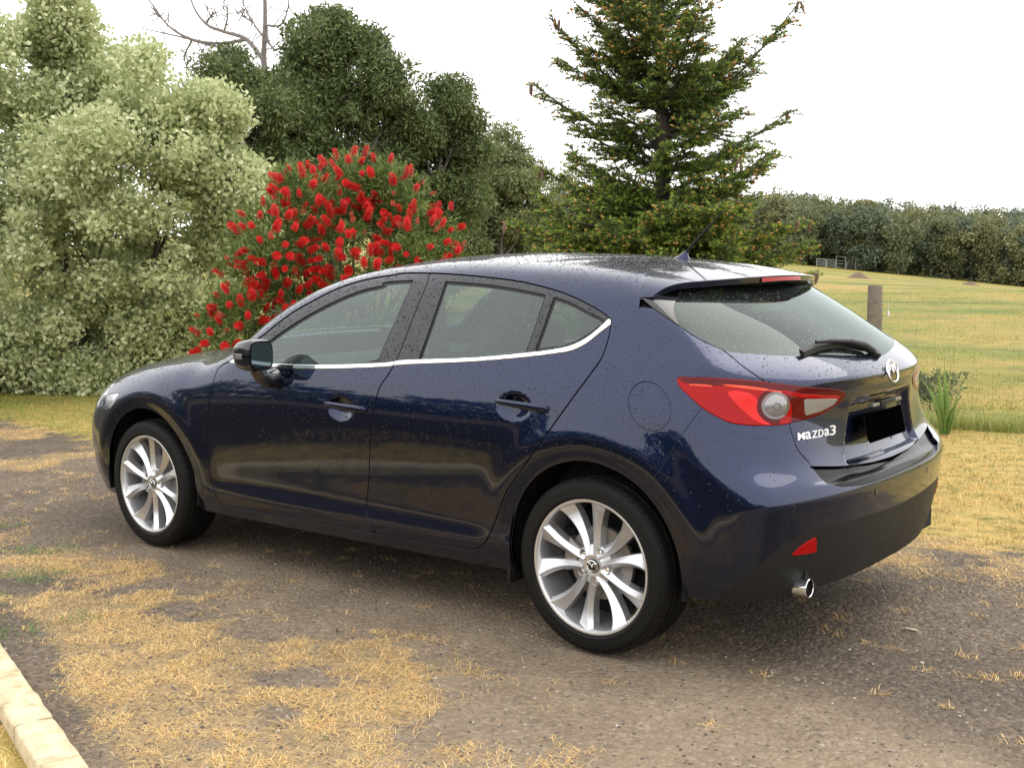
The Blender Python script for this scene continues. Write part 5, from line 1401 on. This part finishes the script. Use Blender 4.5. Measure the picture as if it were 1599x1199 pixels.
n = 70000; dd_ = 10.5 + 45*rg.random(n)**1.4; la = rg.uniform(-.05, .46, n)*dd_; fr2 = np.array([-CAM[0][2], -CAM[1][2]]); fr2 /= np.linalg.norm(fr2); rr2 = np.array([CAM[0][0], CAM[1][0]])
px, py_ = CAMP[0] + fr2[0]*dd_ + rr2[0]*la, CAMP[1] + fr2[1]*dd_ + rr2[1]*la
ok = (((px-PX)*fnrm[0] + (py_-PY)*fnrm[1]) > .1) & (rg.random(n) < .12 + .88*sm(.42, .62, fbm(px, py_, .55, 13))); px, py_, dd_ = px[ok], py_[ok], dd_[ok]; n = len(px)
V, F = blades(px, py_, gz(px, py_), rg.uniform(.025, .065, n), .0035 + .0005*dd_, np.full(n, .85), rg)
tag(link('paddock_grass', fastmesh('pg', V, F), leaf_mat('paddock_blades', (.24, .27, .06), (.40, .36, .11), .7, .35, (.54, .44, .18))), kind='stuff', label='patchy green and yellow pasture grass beyond the fence')

# ================================================================== kerb edging
def edging():
    m1 = mat('sandstone', (.58, .50, .36), .85); nn = N(m1); co = nn.coord('Object')
    f = nn.noise(14, 6, .65, co); nn.link(nn.ramp(f, [(.3, (.36, .28, .16)), (.5, (.58, .48, .31)), (.7, (.68, .58, .40))]), nn.b.inputs['Base Color']); nn.bump(nn.noise(60, 5, .7, co), .5, .006)
    K = empty('kerb_edging', (KR[1][0], KR[1][1], 0), label='pale sandstone kerb edging running out of the lower left corner', cat='kerb')
    rgk = np.random.default_rng(2); t = -2.2; w = .118
    while t < 1.6:
        L = .62; m = MB(); P0 = KR[1] + kd*t; P1 = KR[1] + kd*(t + L - .006); rows = []
        for i in range(13):
            s_ = i/12; P = P0 + (P1 - P0)*s_; j = rgk.normal(0, .0022, 4); prof = [(.0, -.02), (.0 + j[0], .040), (.008, .050 + j[1]), (w*.5, .053 + j[2]), (w - .008, .050 + j[3]), (w, .040), (w, -.02)]
            rows.append([(P[0] + kn[0]*a, P[1] + kn[1]*a, b) for a, b in prof])
        m.grid(rows); m.f.append(tuple(range(7))); m.f.append(tuple(12*7 + q for q in range(7))); m.build('edging_stone', m1, K, angle=50); t += L
edging()

# twig and fallen leaf on the drive
def gp(x, y): return (x, y, float(gz(np.array(x), np.array(y))))
# ================================================================== shrubs and trees
def plant(name, base, label, cat, crown_vf, lm, wood, bm, group=None, crown_name='crown', wood_name='branches'):
    T_ = empty(name, tuple(base), label=label, cat=cat, group=group)
    link(crown_name, fastmesh(name + '_leaves', *crown_vf), lm, T_)
    if wood is not None: wood.build(wood_name, bm, T_)
    return T_
rg = np.random.default_rng(21)
BARK = bark_mat('grey_bark', (.05, .042, .035), (.16, .14, .12)); BARKD = bark_mat('dark_bark', (.025, .019, .015), (.075, .058, .045))
# pale variegated shrub
PB = np.array(ENV['pitt_b']); vf, C = crown(PB, 62, .09, .40, 600, .061, .049, rg, droop=.1, fold=.12, spread=(.62, 1.24), core=190)
w = MB(); b0 = ENV['pitt'][:2] + [0]
for k in range(4):
    tg = PB[rg.choice(len(PB), 4, replace=False), :3]; stem_tree(w, (b0[0] + rg.normal(0, .3), b0[1] - .3 + rg.normal(0, .3), -.05), tg, .045, rg, sides=6)
plant('variegated_shrub', b0, 'huge pale cream and green variegated bush filling the left side', 'bush', vf, leaf_mat('variegated_leaf', (.36, .41, .19), (.59, .62, .35), .55, .28, (.78, .80, .53)), w, BARKD)

# dark eucalypts
GUM = leaf_mat('gum_leaf', (.060, .090, .030), (.150, .190, .068), .5, .25, (.28, .32, .14)); GUMP = leaf_mat('olive_gum_leaf', (.13, .16, .06), (.24, .265, .12), .5, .22, (.32, .33, .16))
for key, lab, lm, nl in (('gumA', 'dark green gum tree standing under the bare branches', GUM, 240), ('gumB', 'tallest dark gum tree with rounded crown behind the red bush', GUM, 240), ('gumC', 'narrow dark gum tree to the left of the paler olive one', GUM, 240), ('gumD', 'paler olive gum tree just left of the conifer', GUMP, 240), ('gumE', 'distant olive gum tree glimpsed through the lower conifer branches', GUMP, 120)):
    B = np.array(ENV[key + '_b']); rt_ = np.random.default_rng(sum(map(ord, key)) + 5); vf, C = crown(B, 30, .18, .60, nl*4, .135, .046, rt_, droop=.6, out_bias=.3, spread=(.55, 1.08), core=6)
    base = list(ENV[key][:2]) + [float(terrain(np.array(ENV[key][0]), np.array(ENV[key][1])))]
    w = MB(); stem_tree(w, base, B[:, :3], .16, rg)
    plant('gum_tree', base, lab, 'tree', vf, lm, w, BARK, group='gum trees behind the garden', wood_name='trunk')

# bare dead tree
dm = MB()
D_ = [np.array(p) for p in ENV['dead']]
for i, pl_ in enumerate(D_):
    pts = smooth(pl_, 4); r = .085 if i < 2 else .045 if i < 4 else .026
    r = {0: .085, 1: .062, 2: .05, 3: .045}.get(i, .028)
    dm.tube([tuple(p) for p in pts], [r*(1 - .75*t) for t in np.linspace(0, 1, len(pts))], 6)
    for _ in range(14):
        a = pts[rg.integers(1, len(pts))]; d = unit((rdir(1, rg)[0] + [0, 0, .5])[None])[0]; L = rg.uniform(.25, .8)
        q = a + d*L*.5 + rdir(1, rg)[0]*.05; dm.tube([tuple(a), tuple(q), tuple(q + unit((d + rdir(1, rg)[0]*.6)[None])[0]*L*.6)], [.012, .009, .004], 4)
tb = D_[0][0]; gb_ = np.array([tb[0] + .2, tb[1] - .3, 0.]); dm.tube([tuple(gb_), tuple((gb_ + tb)/2 + [.15, 0, 0]), tuple(tb)], [.22, .17, .11], 8)
DT = empty('dead_tree', tuple(gb_), label='bare dead tree whose crooked branches rise behind the gums', cat='tree')
dm.build('dead_branches', bark_mat('dead_wood', (.12, .10, .09), (.26, .23, .21)), DT)

# ---- bottlebrush in flower
BB = np.array(ENV['bottle_b']); vf, C = crown(BB, 210, .07, .17, 190, .065, .016, rg, droop=-.35, out_bias=.9, fold=.1, spread=(.7, 1.08), core=70)
base = list(ENV['bottle'][:2]) + [0]; w = MB()
for k in range(7): stem_tree(w, (base[0] + rg.normal(0, .12), base[1] + rg.normal(0, .12), -.03), BB[rg.choice(len(BB), 4, replace=False), :3], .028, rg, sides=5)
BT_ = plant('bottlebrush_bush', base, 'bottlebrush bush covered in bright red flowers behind the car bonnet', 'bush', vf, leaf_mat('bottlebrush_leaf', (.07, .12, .028), (.17, .24, .06), .5, .25, (.30, .33, .11)), w, BARKD)
def brush(rg, L=.085, R=.036, n=330):
    t = rg.random(n)**.9; a = rg.uniform(0, 6.28, n); P = np.stack([0*t, 0*t, t*L], -1)
    d = unit(np.stack([np.cos(a), np.sin(a), rg.normal(.25, .25, n) + .9*sm(.8, 1., t)], -1)); r = R*rg.uniform(.8, 1.1, n)*(1 - .15*t)
    s = unit(np.cross(d, [0, 0, 1.]))*.0016
    V = np.stack([P - s*.4, P + s*.4, P + d*r[:, None] + s, P + d*r[:, None] - s], 1).reshape(-1, 3)
    F = (np.array([[0, 1, 2], [0, 2, 3]])[None] + (np.arange(n)*4)[:, None, None]).reshape(-1, 3); return V, F
FLM = leaf_mat('red_stamens', (.55, .012, .014), (.80, .030, .028), .6, .3, (.85, .10, .08)); FLM2 = leaf_mat('faded_stamens', (.50, .06, .04), (.60, .16, .08), .6, .3)
fl = [fastmesh('flower', *brush(rg, l, r_, nn)) for l, r_, nn in ((.08, .036, 330), (.06, .034, 280), (.10, .034, 360))]
for f_ in fl: f_.materials.append(FLM)
fo = fastmesh('flower', *brush(rg, .06, .022, 150)); fo.materials.append(FLM2)
Cf, Dn, Rf = shell_clumps(BB, 2600, .1, .1, rg, .92)
toc = unit(np.array([CAMP[0], CAMP[1], 1.4]) - Cf); face = (Dn*toc).sum(1) + .25*rg.random(len(Cf)); rel = Cf[:, :2] - CAMP; frv = np.array([-CAM[0][2], -CAM[1][2]]); frv = frv/np.linalg.norm(frv); ltr = (rel @ np.array([CAM[0][0], CAM[1][0]]))/(rel @ frv)
vis = (Cf[:, 2] > np.interp(ltr, [-.27, -.22, -.19, -.12, -.04], [.72, .78, 1.05, 1.32, 1.42])) & (face > 0.30)
dpt = rel @ frv; lte = (Cf[:, 2] - 1.42)/dpt; cell = {}
for i in np.where(vis)[0]:
    c_ = (int(ltr[i]/.011), int(lte[i]/.011)); cell[c_] = min(cell.get(c_, 99), dpt[i])
vis = np.array([bool(vis[i]) and dpt[i] < cell[(int(ltr[i]/.011), int(lte[i]/.011))] + .16 for i in range(len(Cf))])
order = [i for i in rg.permutation(len(Cf)) if vis[i]]; chosen = []
for i in order:
    if len(chosen) >= 285: break
    if all(np.linalg.norm(Cf[i] - Cf[j]) > .072 for j in chosen): chosen.append(i)
for q, i in enumerate(chosen):
    d = Vector(unit((Dn[i] + [0, 0, .35] + .35*rdir(1, rg)[0])[None])[0]); o = bpy.data.objects.new('flower', fl[q % 3] if q % 11 else fo); COL.objects.link(o)
    o.parent = BT_; o.location = Vector(Cf[i] + Dn[i]*.05 + toc[i]*.07) - BT_.location; o.rotation_euler = d.to_track_quat('Z', 'Y').to_euler(); s_ = rg.uniform(.70, 1.18); o.scale = (s_, s_, s_)

# ---- spruce
def spruce():
    bx, by = ENV['spruce']; base = (bx, by, 0); H = 6.4
    S_ = empty('conifer_tree', base, label='dark green conifer with upturned branches and orange buds behind the roof', cat='tree')
    w = MB(); w.tube([(bx + .02*math.sin(z*2), by, z) for z in np.linspace(-.05, H, 14)], [.088*(1 - z/H)**.9 + .012 for z in np.linspace(0, H, 14)], 10)
    rs = np.random.default_rng(5); tw = []; tips = []
    prim = []
    for tp, zr in zip(ENV['spruce_tips'], ENV['spruce_roots']): prim.append((np.array([bx, by, min(zr, tp[2] + .25)]), np.array(tp), 1))
    for k in range(92):
        z = rs.uniform(.5, 5.9); a = rs.uniform(0, 6.28); L = (1.7*(1 - z/7.2)**.8)*rs.uniform(.32, 1.0); prim.append((np.array([bx, by, z]), np.array([bx + L*math.cos(a), by + L*math.sin(a), z + L*rs.uniform(.15, .95)]), 0))
    for k in range(58):
        z = rs.uniform(.55, 1.9); a = rs.uniform(0, 6.28); L = rs.uniform(1.0, 1.75)*(1 - .12*z); prim.append((np.array([bx, by, z]), np.array([bx + L*math.cos(a), by + L*math.sin(a), z + L*rs.uniform(.02, .38)]), 0))
    for k in range(22):
        z = rs.uniform(1.4, 5.6); a = rs.uniform(0, 6.28); L = rs.uniform(.35, .85); prim.append((np.array([bx, by, z]), np.array([bx + L*math.cos(a), by + L*math.sin(a), z + L*rs.uniform(.4, 1.1)]), 0))
    for st, tp, kind in prim:
        L = np.linalg.norm(tp - st); sag = -.14*L; c1_ = st*.6 + tp*.4 + [0, 0, sag]; ts = np.linspace(0, 1, 12)[:, None]
        cv = (1-ts)**2*st + 2*ts*(1-ts)*c1_ + ts**2*tp
        w.tube([tuple(p) for p in cv], [.022*(1 - .85*t)*(.6 + .4*min(L, 1.5)) for t in ts[:, 0]], 5)
        ax = unit((tp - st)[None])[0]; side = unit(np.cross(ax, [0, 0, 1.])[None])[0]
        m_ = int(L*26) + 5
        for q in range(m_):
            t = rs.uniform(.12, 1.); i = min(int(t*11), 10); p = cv[i] + (cv[i+1] - cv[i])*(t*11 - i); tan = unit((cv[i+1] - cv[i])[None])[0]
            sgn = 1 if q % 2 else -1; l2 = (.46*(1-t)**.7 + .07)*rs.uniform(.6, 1.15)*min(1, L)
            d = unit((tan*.75 + side*sgn*.85 + np.array([0, 0, rs.uniform(-.35, .25)]))[None])[0]
            e = p + d*l2 + [0, 0, -.05*l2]; tw.append((p, e)); 
            nsub = int(l2/.045)
            for u in range(nsub):
                t2 = rs.uniform(.15, .95); b = p + (e - p)*t2; d2 = unit((d*.8 + np.cross(d, [0, 0, 1.])*(1 if u % 2 else -1)*.8 + rdir(1, rs)[0]*.35 + [0, 0, -.12])[None])[0]; l3 = rs.uniform(.06, .15)*(1.2 - t2*.6)
                tw.append((b, b + d2*l3)); tips.append((b + d2*l3, d2, t))
            tips.append((e, d, t))
        for i in range(3, 11): tw.append((cv[i], cv[i+1]))
        tips.append((tp, ax, 1.2))
    A = np.array([a for a, b in tw]); Bq = np.array([b for a, b in tw]); Ls = np.linalg.norm(Bq - A, axis=1)
    wv = MB()
    cnt = np.maximum((Ls*105).astype(int), 5); k = np.repeat(np.arange(len(A)), cnt); t = rs.random(len(k))[:, None]; P = A[k]*(1-t) + Bq[k]*t; ax = unit(Bq - A)[k]
    rd_ = rdir(len(k), rs); rd_ = unit(rd_ - (rd_*ax).sum(1, keepdims=True)*ax); D = unit(ax*.75 + rd_*.75 + [0, 0, .12])
    V, F = spikes(P, D, rs.uniform(.028, .054, len(k)), np.full(len(k), .0135), rs)
    o = link('needles', fastmesh('needles', V, F), leaf_mat('needle', (.065, .105, .026), (.145, .205, .055), .5, .25, (.26, .33, .08)), S_)
    # twig wood as thin three sided rods
    k = np.arange(len(A)); s1 = unit(np.cross(unit(Bq - A), [0.1, .2, 1.])); s2 = np.cross(unit(Bq - A), s1); r = .0035
    V = np.stack([A + s1*r, A - s1*r*.5 + s2*r*.87, A - s1*r*.5 - s2*r*.87, Bq + s1*r*.4, Bq - s1*r*.2 + s2*r*.35, Bq - s1*r*.2 - s2*r*.35], 1).reshape(-1, 3)
    F = (np.array([(0, 1, 3), (1, 2, 4), (2, 0, 5)])[None] + (k*6)[:, None, None]).reshape(-1, 3)
    o = link('twigs', fastmesh('twigs', V, F), BARKD, S_)
    w.build('trunk', BARKD, S_)
    # fresh lime shoots low down, orange brown buds and young cones at the tips
    T0 = np.array([a for a, b, c in tips]); TD = np.array([b for a, b, c in tips]); TT = np.array([c for a, b, c in tips])
    hz = T0[:, 2]; pl_ = rs.random(len(T0)) < np.interp(hz, [.8, 2.0, 2.8, 4.5], [.95, .7, .28, .15]); k = np.repeat(np.where(pl_)[0], 7)
    rd_ = rdir(len(k), rs); P = T0[k] + TD[k]*rs.uniform(-.012, .028, (len(k), 1)); V, F = spikes(P, unit(TD[k] + rd_*.8), rs.uniform(.024, .040, len(k)), np.full(len(k), .0145), rs)
    o = link('new_shoots', fastmesh('shoots', V, F), leaf_mat('lime_shoot', (.20, .32, .04), (.40, .48, .09), .5, .35), S_); o['kind'] = 'stuff'
    ob = (rs.random(len(T0)) < np.interp(hz, [1.0, 1.6, 3.0, 4.5], [.12, .24, .20, .50])) & (TT > .45); k = np.where(ob)[0]
    n_ = len(k); K = 8; ang = np.arange(4)*math.pi/2
    s1 = unit(np.cross(TD[k], [.1, .2, 1.])); s2 = np.cross(TD[k], s1); rr = rs.uniform(.009, .016, n_)[:, None]; ll = rs.uniform(.03, .06, n_)[:, None]
    vv = [T0[k]] + [T0[k] + TD[k]*ll*.4 + (s1*math.cos(a) + s2*math.sin(a))*rr for a in ang] + [T0[k] + TD[k]*ll]
    V = np.stack(vv, 1).reshape(-1, 3); F = (np.array([(0, 2, 1), (0, 3, 2), (0, 4, 3), (0, 1, 4), (1, 2, 5), (2, 3, 5), (3, 4, 5), (4, 1, 5)])[None] + (np.arange(n_)*6)[:, None, None]).reshape(-1, 3)
    o = link('buds', fastmesh('buds', V, F), leaf_mat('orange_bud', (.40, .19, .05), (.62, .36, .12), .6, .1), S_); o['kind'] = 'stuff'
    # long cones hanging from the top tips
    cm = speckled('cone_scale', (.20, .10, .085), .7, 120, .4, .5); cme = None
    m = MB(); prof = [(0, 0), (.009, -.01), (.014, -.035), (.015, -.07), (.011, -.105), (.003, -.13), (0, -.132)]; m.lathe(prof[::-1], 10, axis='z')
    for tp in list(np.array(ENV['spruce_tips']))[:9]:
        for q in range(2):
            o = m.build('cone', cm, S_) if cme is None else link('cone', cme, None, S_)
            cme = o.data; o.location = Vector(tp) + Vector((rs.normal(0, .04), rs.normal(0, .04), .01)) - S_.location; o.rotation_euler = (rs.normal(0, .2), rs.normal(0, .25), 0)
    return S_
spruce()

# ---- woodland on the far hill
rg = np.random.default_rng(31)
def far_tree(seed, nb, nl, lf_=.42):
    r = np.random.default_rng(seed); H = r.uniform(8.0, 10.5); B = []
    for k in range(nb):
        a = r.uniform(0, 6.28); q = r.uniform(0, 1)**.6*2.4; z = H*r.uniform(.16, .84); B.append((q*math.cos(a), q*math.sin(a), z, r.uniform(1.2, 2.2)))
    B.append((0, 0, H*.8, 1.8)); return np.array(B), H, crown(B, 3.8, .8, 1.35, int(nl*1.05), lf_*1.1, lf_*.74, r, droop=.3)[0]
FM = [leaf_mat('wood_green_%d' % i, *c, .6, .15, c3) for i, (c, c3) in enumerate(((((.105, .125, .060), (.18, .205, .105)), (.24, .26, .14)), (((.14, .145, .065), (.22, .22, .10)), (.29, .28, .15)), (((.085, .115, .075), (.15, .185, .12)), (.21, .25, .17))))]
for i, m_ in enumerate(FM): m_.name = ('mid_green_wood', 'olive_green_wood', 'blue_green_wood')[i]
protos = []
for v in range(6):
    B, H, vf = far_tree(100+v, 12, 130); me = fastmesh('far_crown', *vf); w = MB(); stem_tree(w, (0, 0, -.3), B[:, :3], .20, np.random.default_rng(v), sides=5)
    protos.append((me, w, H))
first = {}
def s_l(s, l): return CAMP + E1*s + E2*l
BARKP = bark_mat('pale_gum_bark', (.16, .14, .12), (.34, .31, .27), 3)
labels = ['gum tree at the wood edge, front row']
cnt = 0
front = []
for k, l in enumerate(np.linspace(-21, 27, 22)): front.append((192 + rg.uniform(0, 9), l + rg.uniform(-1., 1.)))
ORD = ['leftmost', 'second', 'third', 'fourth', 'fifth', 'sixth', 'seventh', 'eighth', 'ninth', 'tenth', 'eleventh', 'twelfth', 'thirteenth', 'fourteenth', 'fifteenth', 'sixteenth', 'seventeenth', 'eighteenth', 'nineteenth', 'twentieth', 'twenty first', 'twenty second']
TONE = {0: 'mid green', 1: 'olive green', 2: 'blue green'}
for s_, l in front:
    P = s_l(s_, l); v = cnt % 6; me, w, H = protos[v]; z = float(terrain(np.array(P[0]), np.array(P[1])))
    T_ = empty('woodland_tree', (P[0], P[1], z), label='%s gum tree, %s%s fronting the far wood' % (TONE[(cnt*7) % 3], ORD[cnt], '' if cnt == 0 else ' from left'), cat='tree', group='gum trees fronting the far wood')
    fm = FM[(cnt*7) % 3]
    if (v, fm.name) not in first:
        m2 = me.copy() if me.materials else me
        m2.materials.clear(); m2.materials.append(fm); first[v, fm.name] = m2
    o = bpy.data.objects.new('crown', first[v, fm.name]); COL.objects.link(o); o.parent = T_
    if ('w', v) not in first:
        first['w', v] = w.build('trunk', BARKP, None).data; bpy.data.objects.remove(bpy.data.objects[-1]) if False else None
        for ob in [ob for ob in bpy.data.objects if ob.data == first['w', v]]: bpy.data.objects.remove(ob)
    o2 = bpy.data.objects.new('trunk', first['w', v]); COL.objects.link(o2); o2.parent = T_
    T_.rotation_euler = (0, 0, rg.uniform(0, 6.28)); sc = rg.uniform(.82, 1.12); T_.scale = (sc*1.1, sc*1.1, sc); cnt += 1
# the mass behind them
def woodmass(name, rows_, seed, lm, lab, dens=1.0):
    r = np.random.default_rng(seed); VV = []; FF = []; o_ = 0
    for s_, half, n_ in rows_:
        for l in np.linspace(-.24*s_, .19*s_, int(n_*.43*s_/half/2)):
            P = s_l(s_ + r.uniform(-8, 8), l + r.uniform(-2.5, 2.5)); z = float(terrain(np.array(P[0]), np.array(P[1])))
            B, H, (V, F) = FAR[r.integers(0, len(FAR))]; a = r.uniform(0, 6.28); c, s = math.cos(a), math.sin(a); sc = r.uniform(.85, 1.25)
            V = V @ np.array([[c, s, 0], [-s, c, 0], [0, 0, 1]])*sc + [P[0], P[1], z]; VV.append(V); FF.append(F + o_); o_ += len(V)
    tag(link(name, fastmesh(name, np.concatenate(VV), np.concatenate(FF)), lm), kind='stuff', label=lab)
FAR = [far_tree(300 + k, 7, 34, .50) for k in range(5)]
woodmass('far_woodland', [(206, 44, 26), (232, 60, 30), (300, 75, 32)], 1, FM[0], 'mid green canopy of the wood on the far hill')
woodmass('far_woodland', [(216, 46, 26), (255, 62, 30), (335, 80, 34)], 2, FM[1], 'olive canopy of the wood on the far hill')
woodmass('far_woodland', [(224, 50, 26), (278, 68, 32), (375, 90, 36), (405, 95, 38)], 3, FM[2], 'blue green canopy along the top of the far hill')
# tree belt on the other side of the drive, seen only as the dark band mirrored in the doors
def belt():
    r = np.random.default_rng(77); VV = []; FF = []; o_ = 0
    for a in np.linspace(-1.3, 1.5, 34):
        d = 30 + r.uniform(-3, 6); P = np.array([1.0, 0]) + d*np.array([math.sin(a), math.cos(a)]); B, H, (V, F) = FAR[r.integers(0, 5)]
        sc = r.uniform(.55, .85); V = V*sc*[1.35, 1.35, 1] - [0, 0, 1.6] + [P[0], P[1], 0]; VV.append(V); FF.append(F + o_); o_ += len(V)
    tag(link('tree_belt', fastmesh('belt', np.concatenate(VV), np.concatenate(FF)), GUM), kind='stuff', label='belt of dark trees across the drive behind the viewer')
belt()

# ================================================================== fence, post, yard, mounds
WOODP = bark_mat('weathered_post', (.13, .105, .08), (.30, .26, .21), 22)
WIRE = mat('galvanised_wire', (.17, .165, .15), .5, .6)
def fence():
    hts = [p[0][2] for p in ENV['wires']]
    Fc = empty('wire_fence', (PX, PY, 0), label='post and mesh wire stock fence along the edge of the paddock', cat='fence')
    for t, hh in ((0, 1.165), (4.2, 1.15), (-4.4, 1.17)):
        x, y = PX + fdir[0]*t, PY + fdir[1]*t; m = MB(); rows = []
        for i, z in enumerate((-.2, .0, .3, .6, .9, hh - .012, hh)):
            r = .061*(1 + .03*math.sin(i*2.1)) * (.93 if i == 6 else 1); rows.append([(x + r*(1 + .05*math.sin(a*3))*math.cos(a), y + r*(1 + .04*math.cos(a*2))*math.sin(a), z + (.006*math.sin(a) if i > 4 else 0)) for a in np.linspace(0, 2*math.pi, 21)])
        m.grid(rows); m.f.append(tuple(6*21 + i for i in range(20))); m.build('fence_post', WOODP, Fc, angle=60)
    z0 = [h - .0 for h in hts]; f0_ = np.array([PX, PY]) - fnrm*.062*0 - fnrm*.064
    slope = [(w_[1][2] - w_[0][2])/max(np.linalg.norm(np.array(w_[1][:2]) - np.array(w_[0][:2])), .1) for w_ in ENV['wires']]
    for i, h in enumerate(hts):
        m = MB(); pts = []
        for t in np.linspace(-4.4, 4.2, 40): pts.append((f0_[0] + fdir[0]*t, f0_[1] + fdir[1]*t, h + .006*math.sin(t*3 + i) - .012*math.sin(math.pi*abs(t)/4.3)))
        m.tube(pts, .0017 if i in (0, 6) else .0011, 4, caps=False); m.build('line_wire', WIRE, Fc)
    for k, t in enumerate(np.arange(-4.3, 4.2, .15)):
        if abs(t) < .05: continue
        m = MB(); pts = []
        for i in range(1, 7): pts.append((f0_[0] + fdir[0]*t + .004*math.sin(k*3+i), f0_[1] + fdir[1]*t, hts[i] + .006*math.sin(t*3 + i) - .012*math.sin(math.pi*abs(t)/4.3)))
        m.tube([pts[0], *pts[1:], (pts[-1][0], pts[-1][1], .02)], .0008, 3, caps=False); m.build('stay_wire', WIRE, Fc)
    # insulator hanging on the top wire
    ix, iy, iz = ENV['insul']; m = MB(); m.tube([(ix, iy, iz + .10), (ix, iy, iz + .02)], .0016, 5)
    m.lathe([(0, .020), (.010, .018), (.013, .008), (.009, .0), (.013, -.010), (.010, -.022), (0, -.024)], 12, axis='z', c=(ix, iy, iz)); m.build('insulator', mat('white_ceramic', (.8, .8, .78), .3), Fc)
fence()
def yard():
    A_, B_ = np.array(ENV['yard']); n_ = 5; zA = 0
    YM = mat('galvanised_rail', (.50, .52, .52), .45, .4)
    for k in range(n_):
        p, q = A_ + (B_ - A_)*k/n_, A_ + (B_ - A_)*(k+1)/n_ - (B_ - A_)*.01; p = p.copy(); q = q.copy()
        p[2] = float(terrain(np.array(p[0]), np.array(p[1]))); q[2] = float(terrain(np.array(q[0]), np.array(q[1]))); h = 1.25 if k != 2 else 1.9
        Y = empty('yard_panel', tuple(p), label='taller arched gate panel of the cattle yard far across the field' if k == 2 else ('leftmost', 'second', '', 'fourth', 'rightmost')[k] + ' low grey rail panel of the cattle yard far across the field', cat='fence panel', group='cattle yard panels')
        for z in ([.25, .5, .75, 1.0, 1.25] if k != 2 else [.25, .75, 1.25, 1.9]):
            MB().tube([(p[0], p[1], p[2] + z), (q[0], q[1], q[2] + z)], .035, 5).build('rail', YM, Y)
        for e in (p, q): MB().tube([(e[0], e[1], e[2] - .1), (e[0], e[1], e[2] + h)], .045, 5).build('upright', YM, Y)
yard()
SOIL = bark_mat('bare_soil', (.085, .055, .035), (.19, .135, .085), 4)
for k, (c_, r_, h_, lab) in enumerate(((ENV['mound'][0], 1.35, .62, 'brown earth mound in the paddock below the cattle yard'), (ENV['mound'][1], 1.1, .42, 'small earth mound on the right side of the paddock'))):
    m = MB(); rows = []; z0 = float(terrain(np.array(c_[0]), np.array(c_[1]))); rgm = np.random.default_rng(k)
    for i in range(9):
        t = i/8; rows.append([(c_[0] + r_*(1-t)*math.cos(a)*(1 + .12*math.sin(a*3 + k)), c_[1] + r_*(1-t)*math.sin(a)*(1 + .1*math.cos(a*2)), z0 - .08 + h_*sm(0, 1, t) + rgm.normal(0, .025)) for a in np.linspace(0, 2*math.pi, 25)])
    m.grid(rows); tag(m.build('earth_mound', SOIL), lab, 'mound')

# ---- strappy plant and grey shrub by the fence behind the bumper
rg = np.random.default_rng(51)
def strap_plant():
    x, y = ENV['iris']; n_ = 46; V = []; F = []
    for k in range(n_):
        a = rg.uniform(0, 6.28); t = rg.uniform(.03, .5); h = rg.uniform(.30, .62); w_ = rg.uniform(.008, .014); d = np.array([math.cos(a), math.sin(a), 0]); s_ = np.array([-math.sin(a), math.cos(a), 0])*w_; b = np.array([x, y, 0]) + d*.04*rg.random()
        o_ = len(V)
        for i in range(6):
            u = i/5; p = b + d*h*math.sin(t)*u*(.5 + .7*u) + np.array([0, 0, h*math.cos(t)*(u - .14*u*u*(t*2))]); ww = (1 - u**3)*1.0
            V += [p - s_*ww, p + s_*ww + [0, 0, 0]]
        for i in range(5): F.append((o_+2*i, o_+2*i+1, o_+2*i+3)); F.append((o_+2*i, o_+2*i+3, o_+2*i+2))
    o = link('strap_leaf_plant', fastmesh('strap', np.array(V), np.array(F)), leaf_mat('strap_leaf', (.13, .24, .05), (.28, .38, .12), .5, .3)); tag(o, 'green clump of strappy leaves beside the rear bumper corner', 'plant')
strap_plant()
x, y = ENV['shrub']; B = [(x + rg.normal(0, .16), y + rg.normal(0, .16), rg.uniform(.12, .26), .13) for _ in range(5)]
vf, C = crown(B, 500, .05, .10, 60, .045, .018, rg); w = MB(); stem_tree(w, (x, y, 0), np.array(B)[:, :3], .012, rg, sides=4)
plant('low_shrub', (x, y, 0), 'small dark grey green shrub by the fence behind the bumper', 'shrub', vf, leaf_mat('grey_shrub_leaf', (.09, .115, .06), (.18, .21, .12), .6, .25), w, BARKD)
# leafy undergrowth below the big shrub and between the trees
n_ = 9; B = []
for k in range(n_): P = np.array(ENV['pitt'][:2]) + np.array([rg.uniform(-1.8, 2.6), rg.uniform(.9, 2.0)]); B.append((P[0], P[1], .10, .22))
# dry twig and fallen leaf
def onp(p): return Vector((p[0], p[1], float(gz(np.array(p[0]), np.array(p[1])))))
tw = onp(ENV['twig']); MB().tube([tw + Vector((-.014, .012, .008)), tw + Vector((.0, .0, .010)), tw + Vector((.016, -.010, .008))], [.003, .004, .0025], 6).build('twig', BARKD); tag(bpy.data.objects['twig'], 'short dark twig lying on the gravel left of the rear wheel', 'twig')
lf = onp(ENV['leaf']); V = np.array([(-.035, 0, .006), (-.012, .009, .010), (.02, .008, .010), (.038, 0, .005), (.02, -.008, .008), (-.012, -.009, .008)]) + np.array(lf)
tag(link('fallen_leaf', fastmesh('leaf', V, np.array([(0, 5, 1), (1, 5, 4), (1, 4, 2), (2, 4, 3)])), mat('pale_leaf', (.62, .52, .36), .6)), 'pale dry leaf on the gravel behind the exhaust', 'leaf')
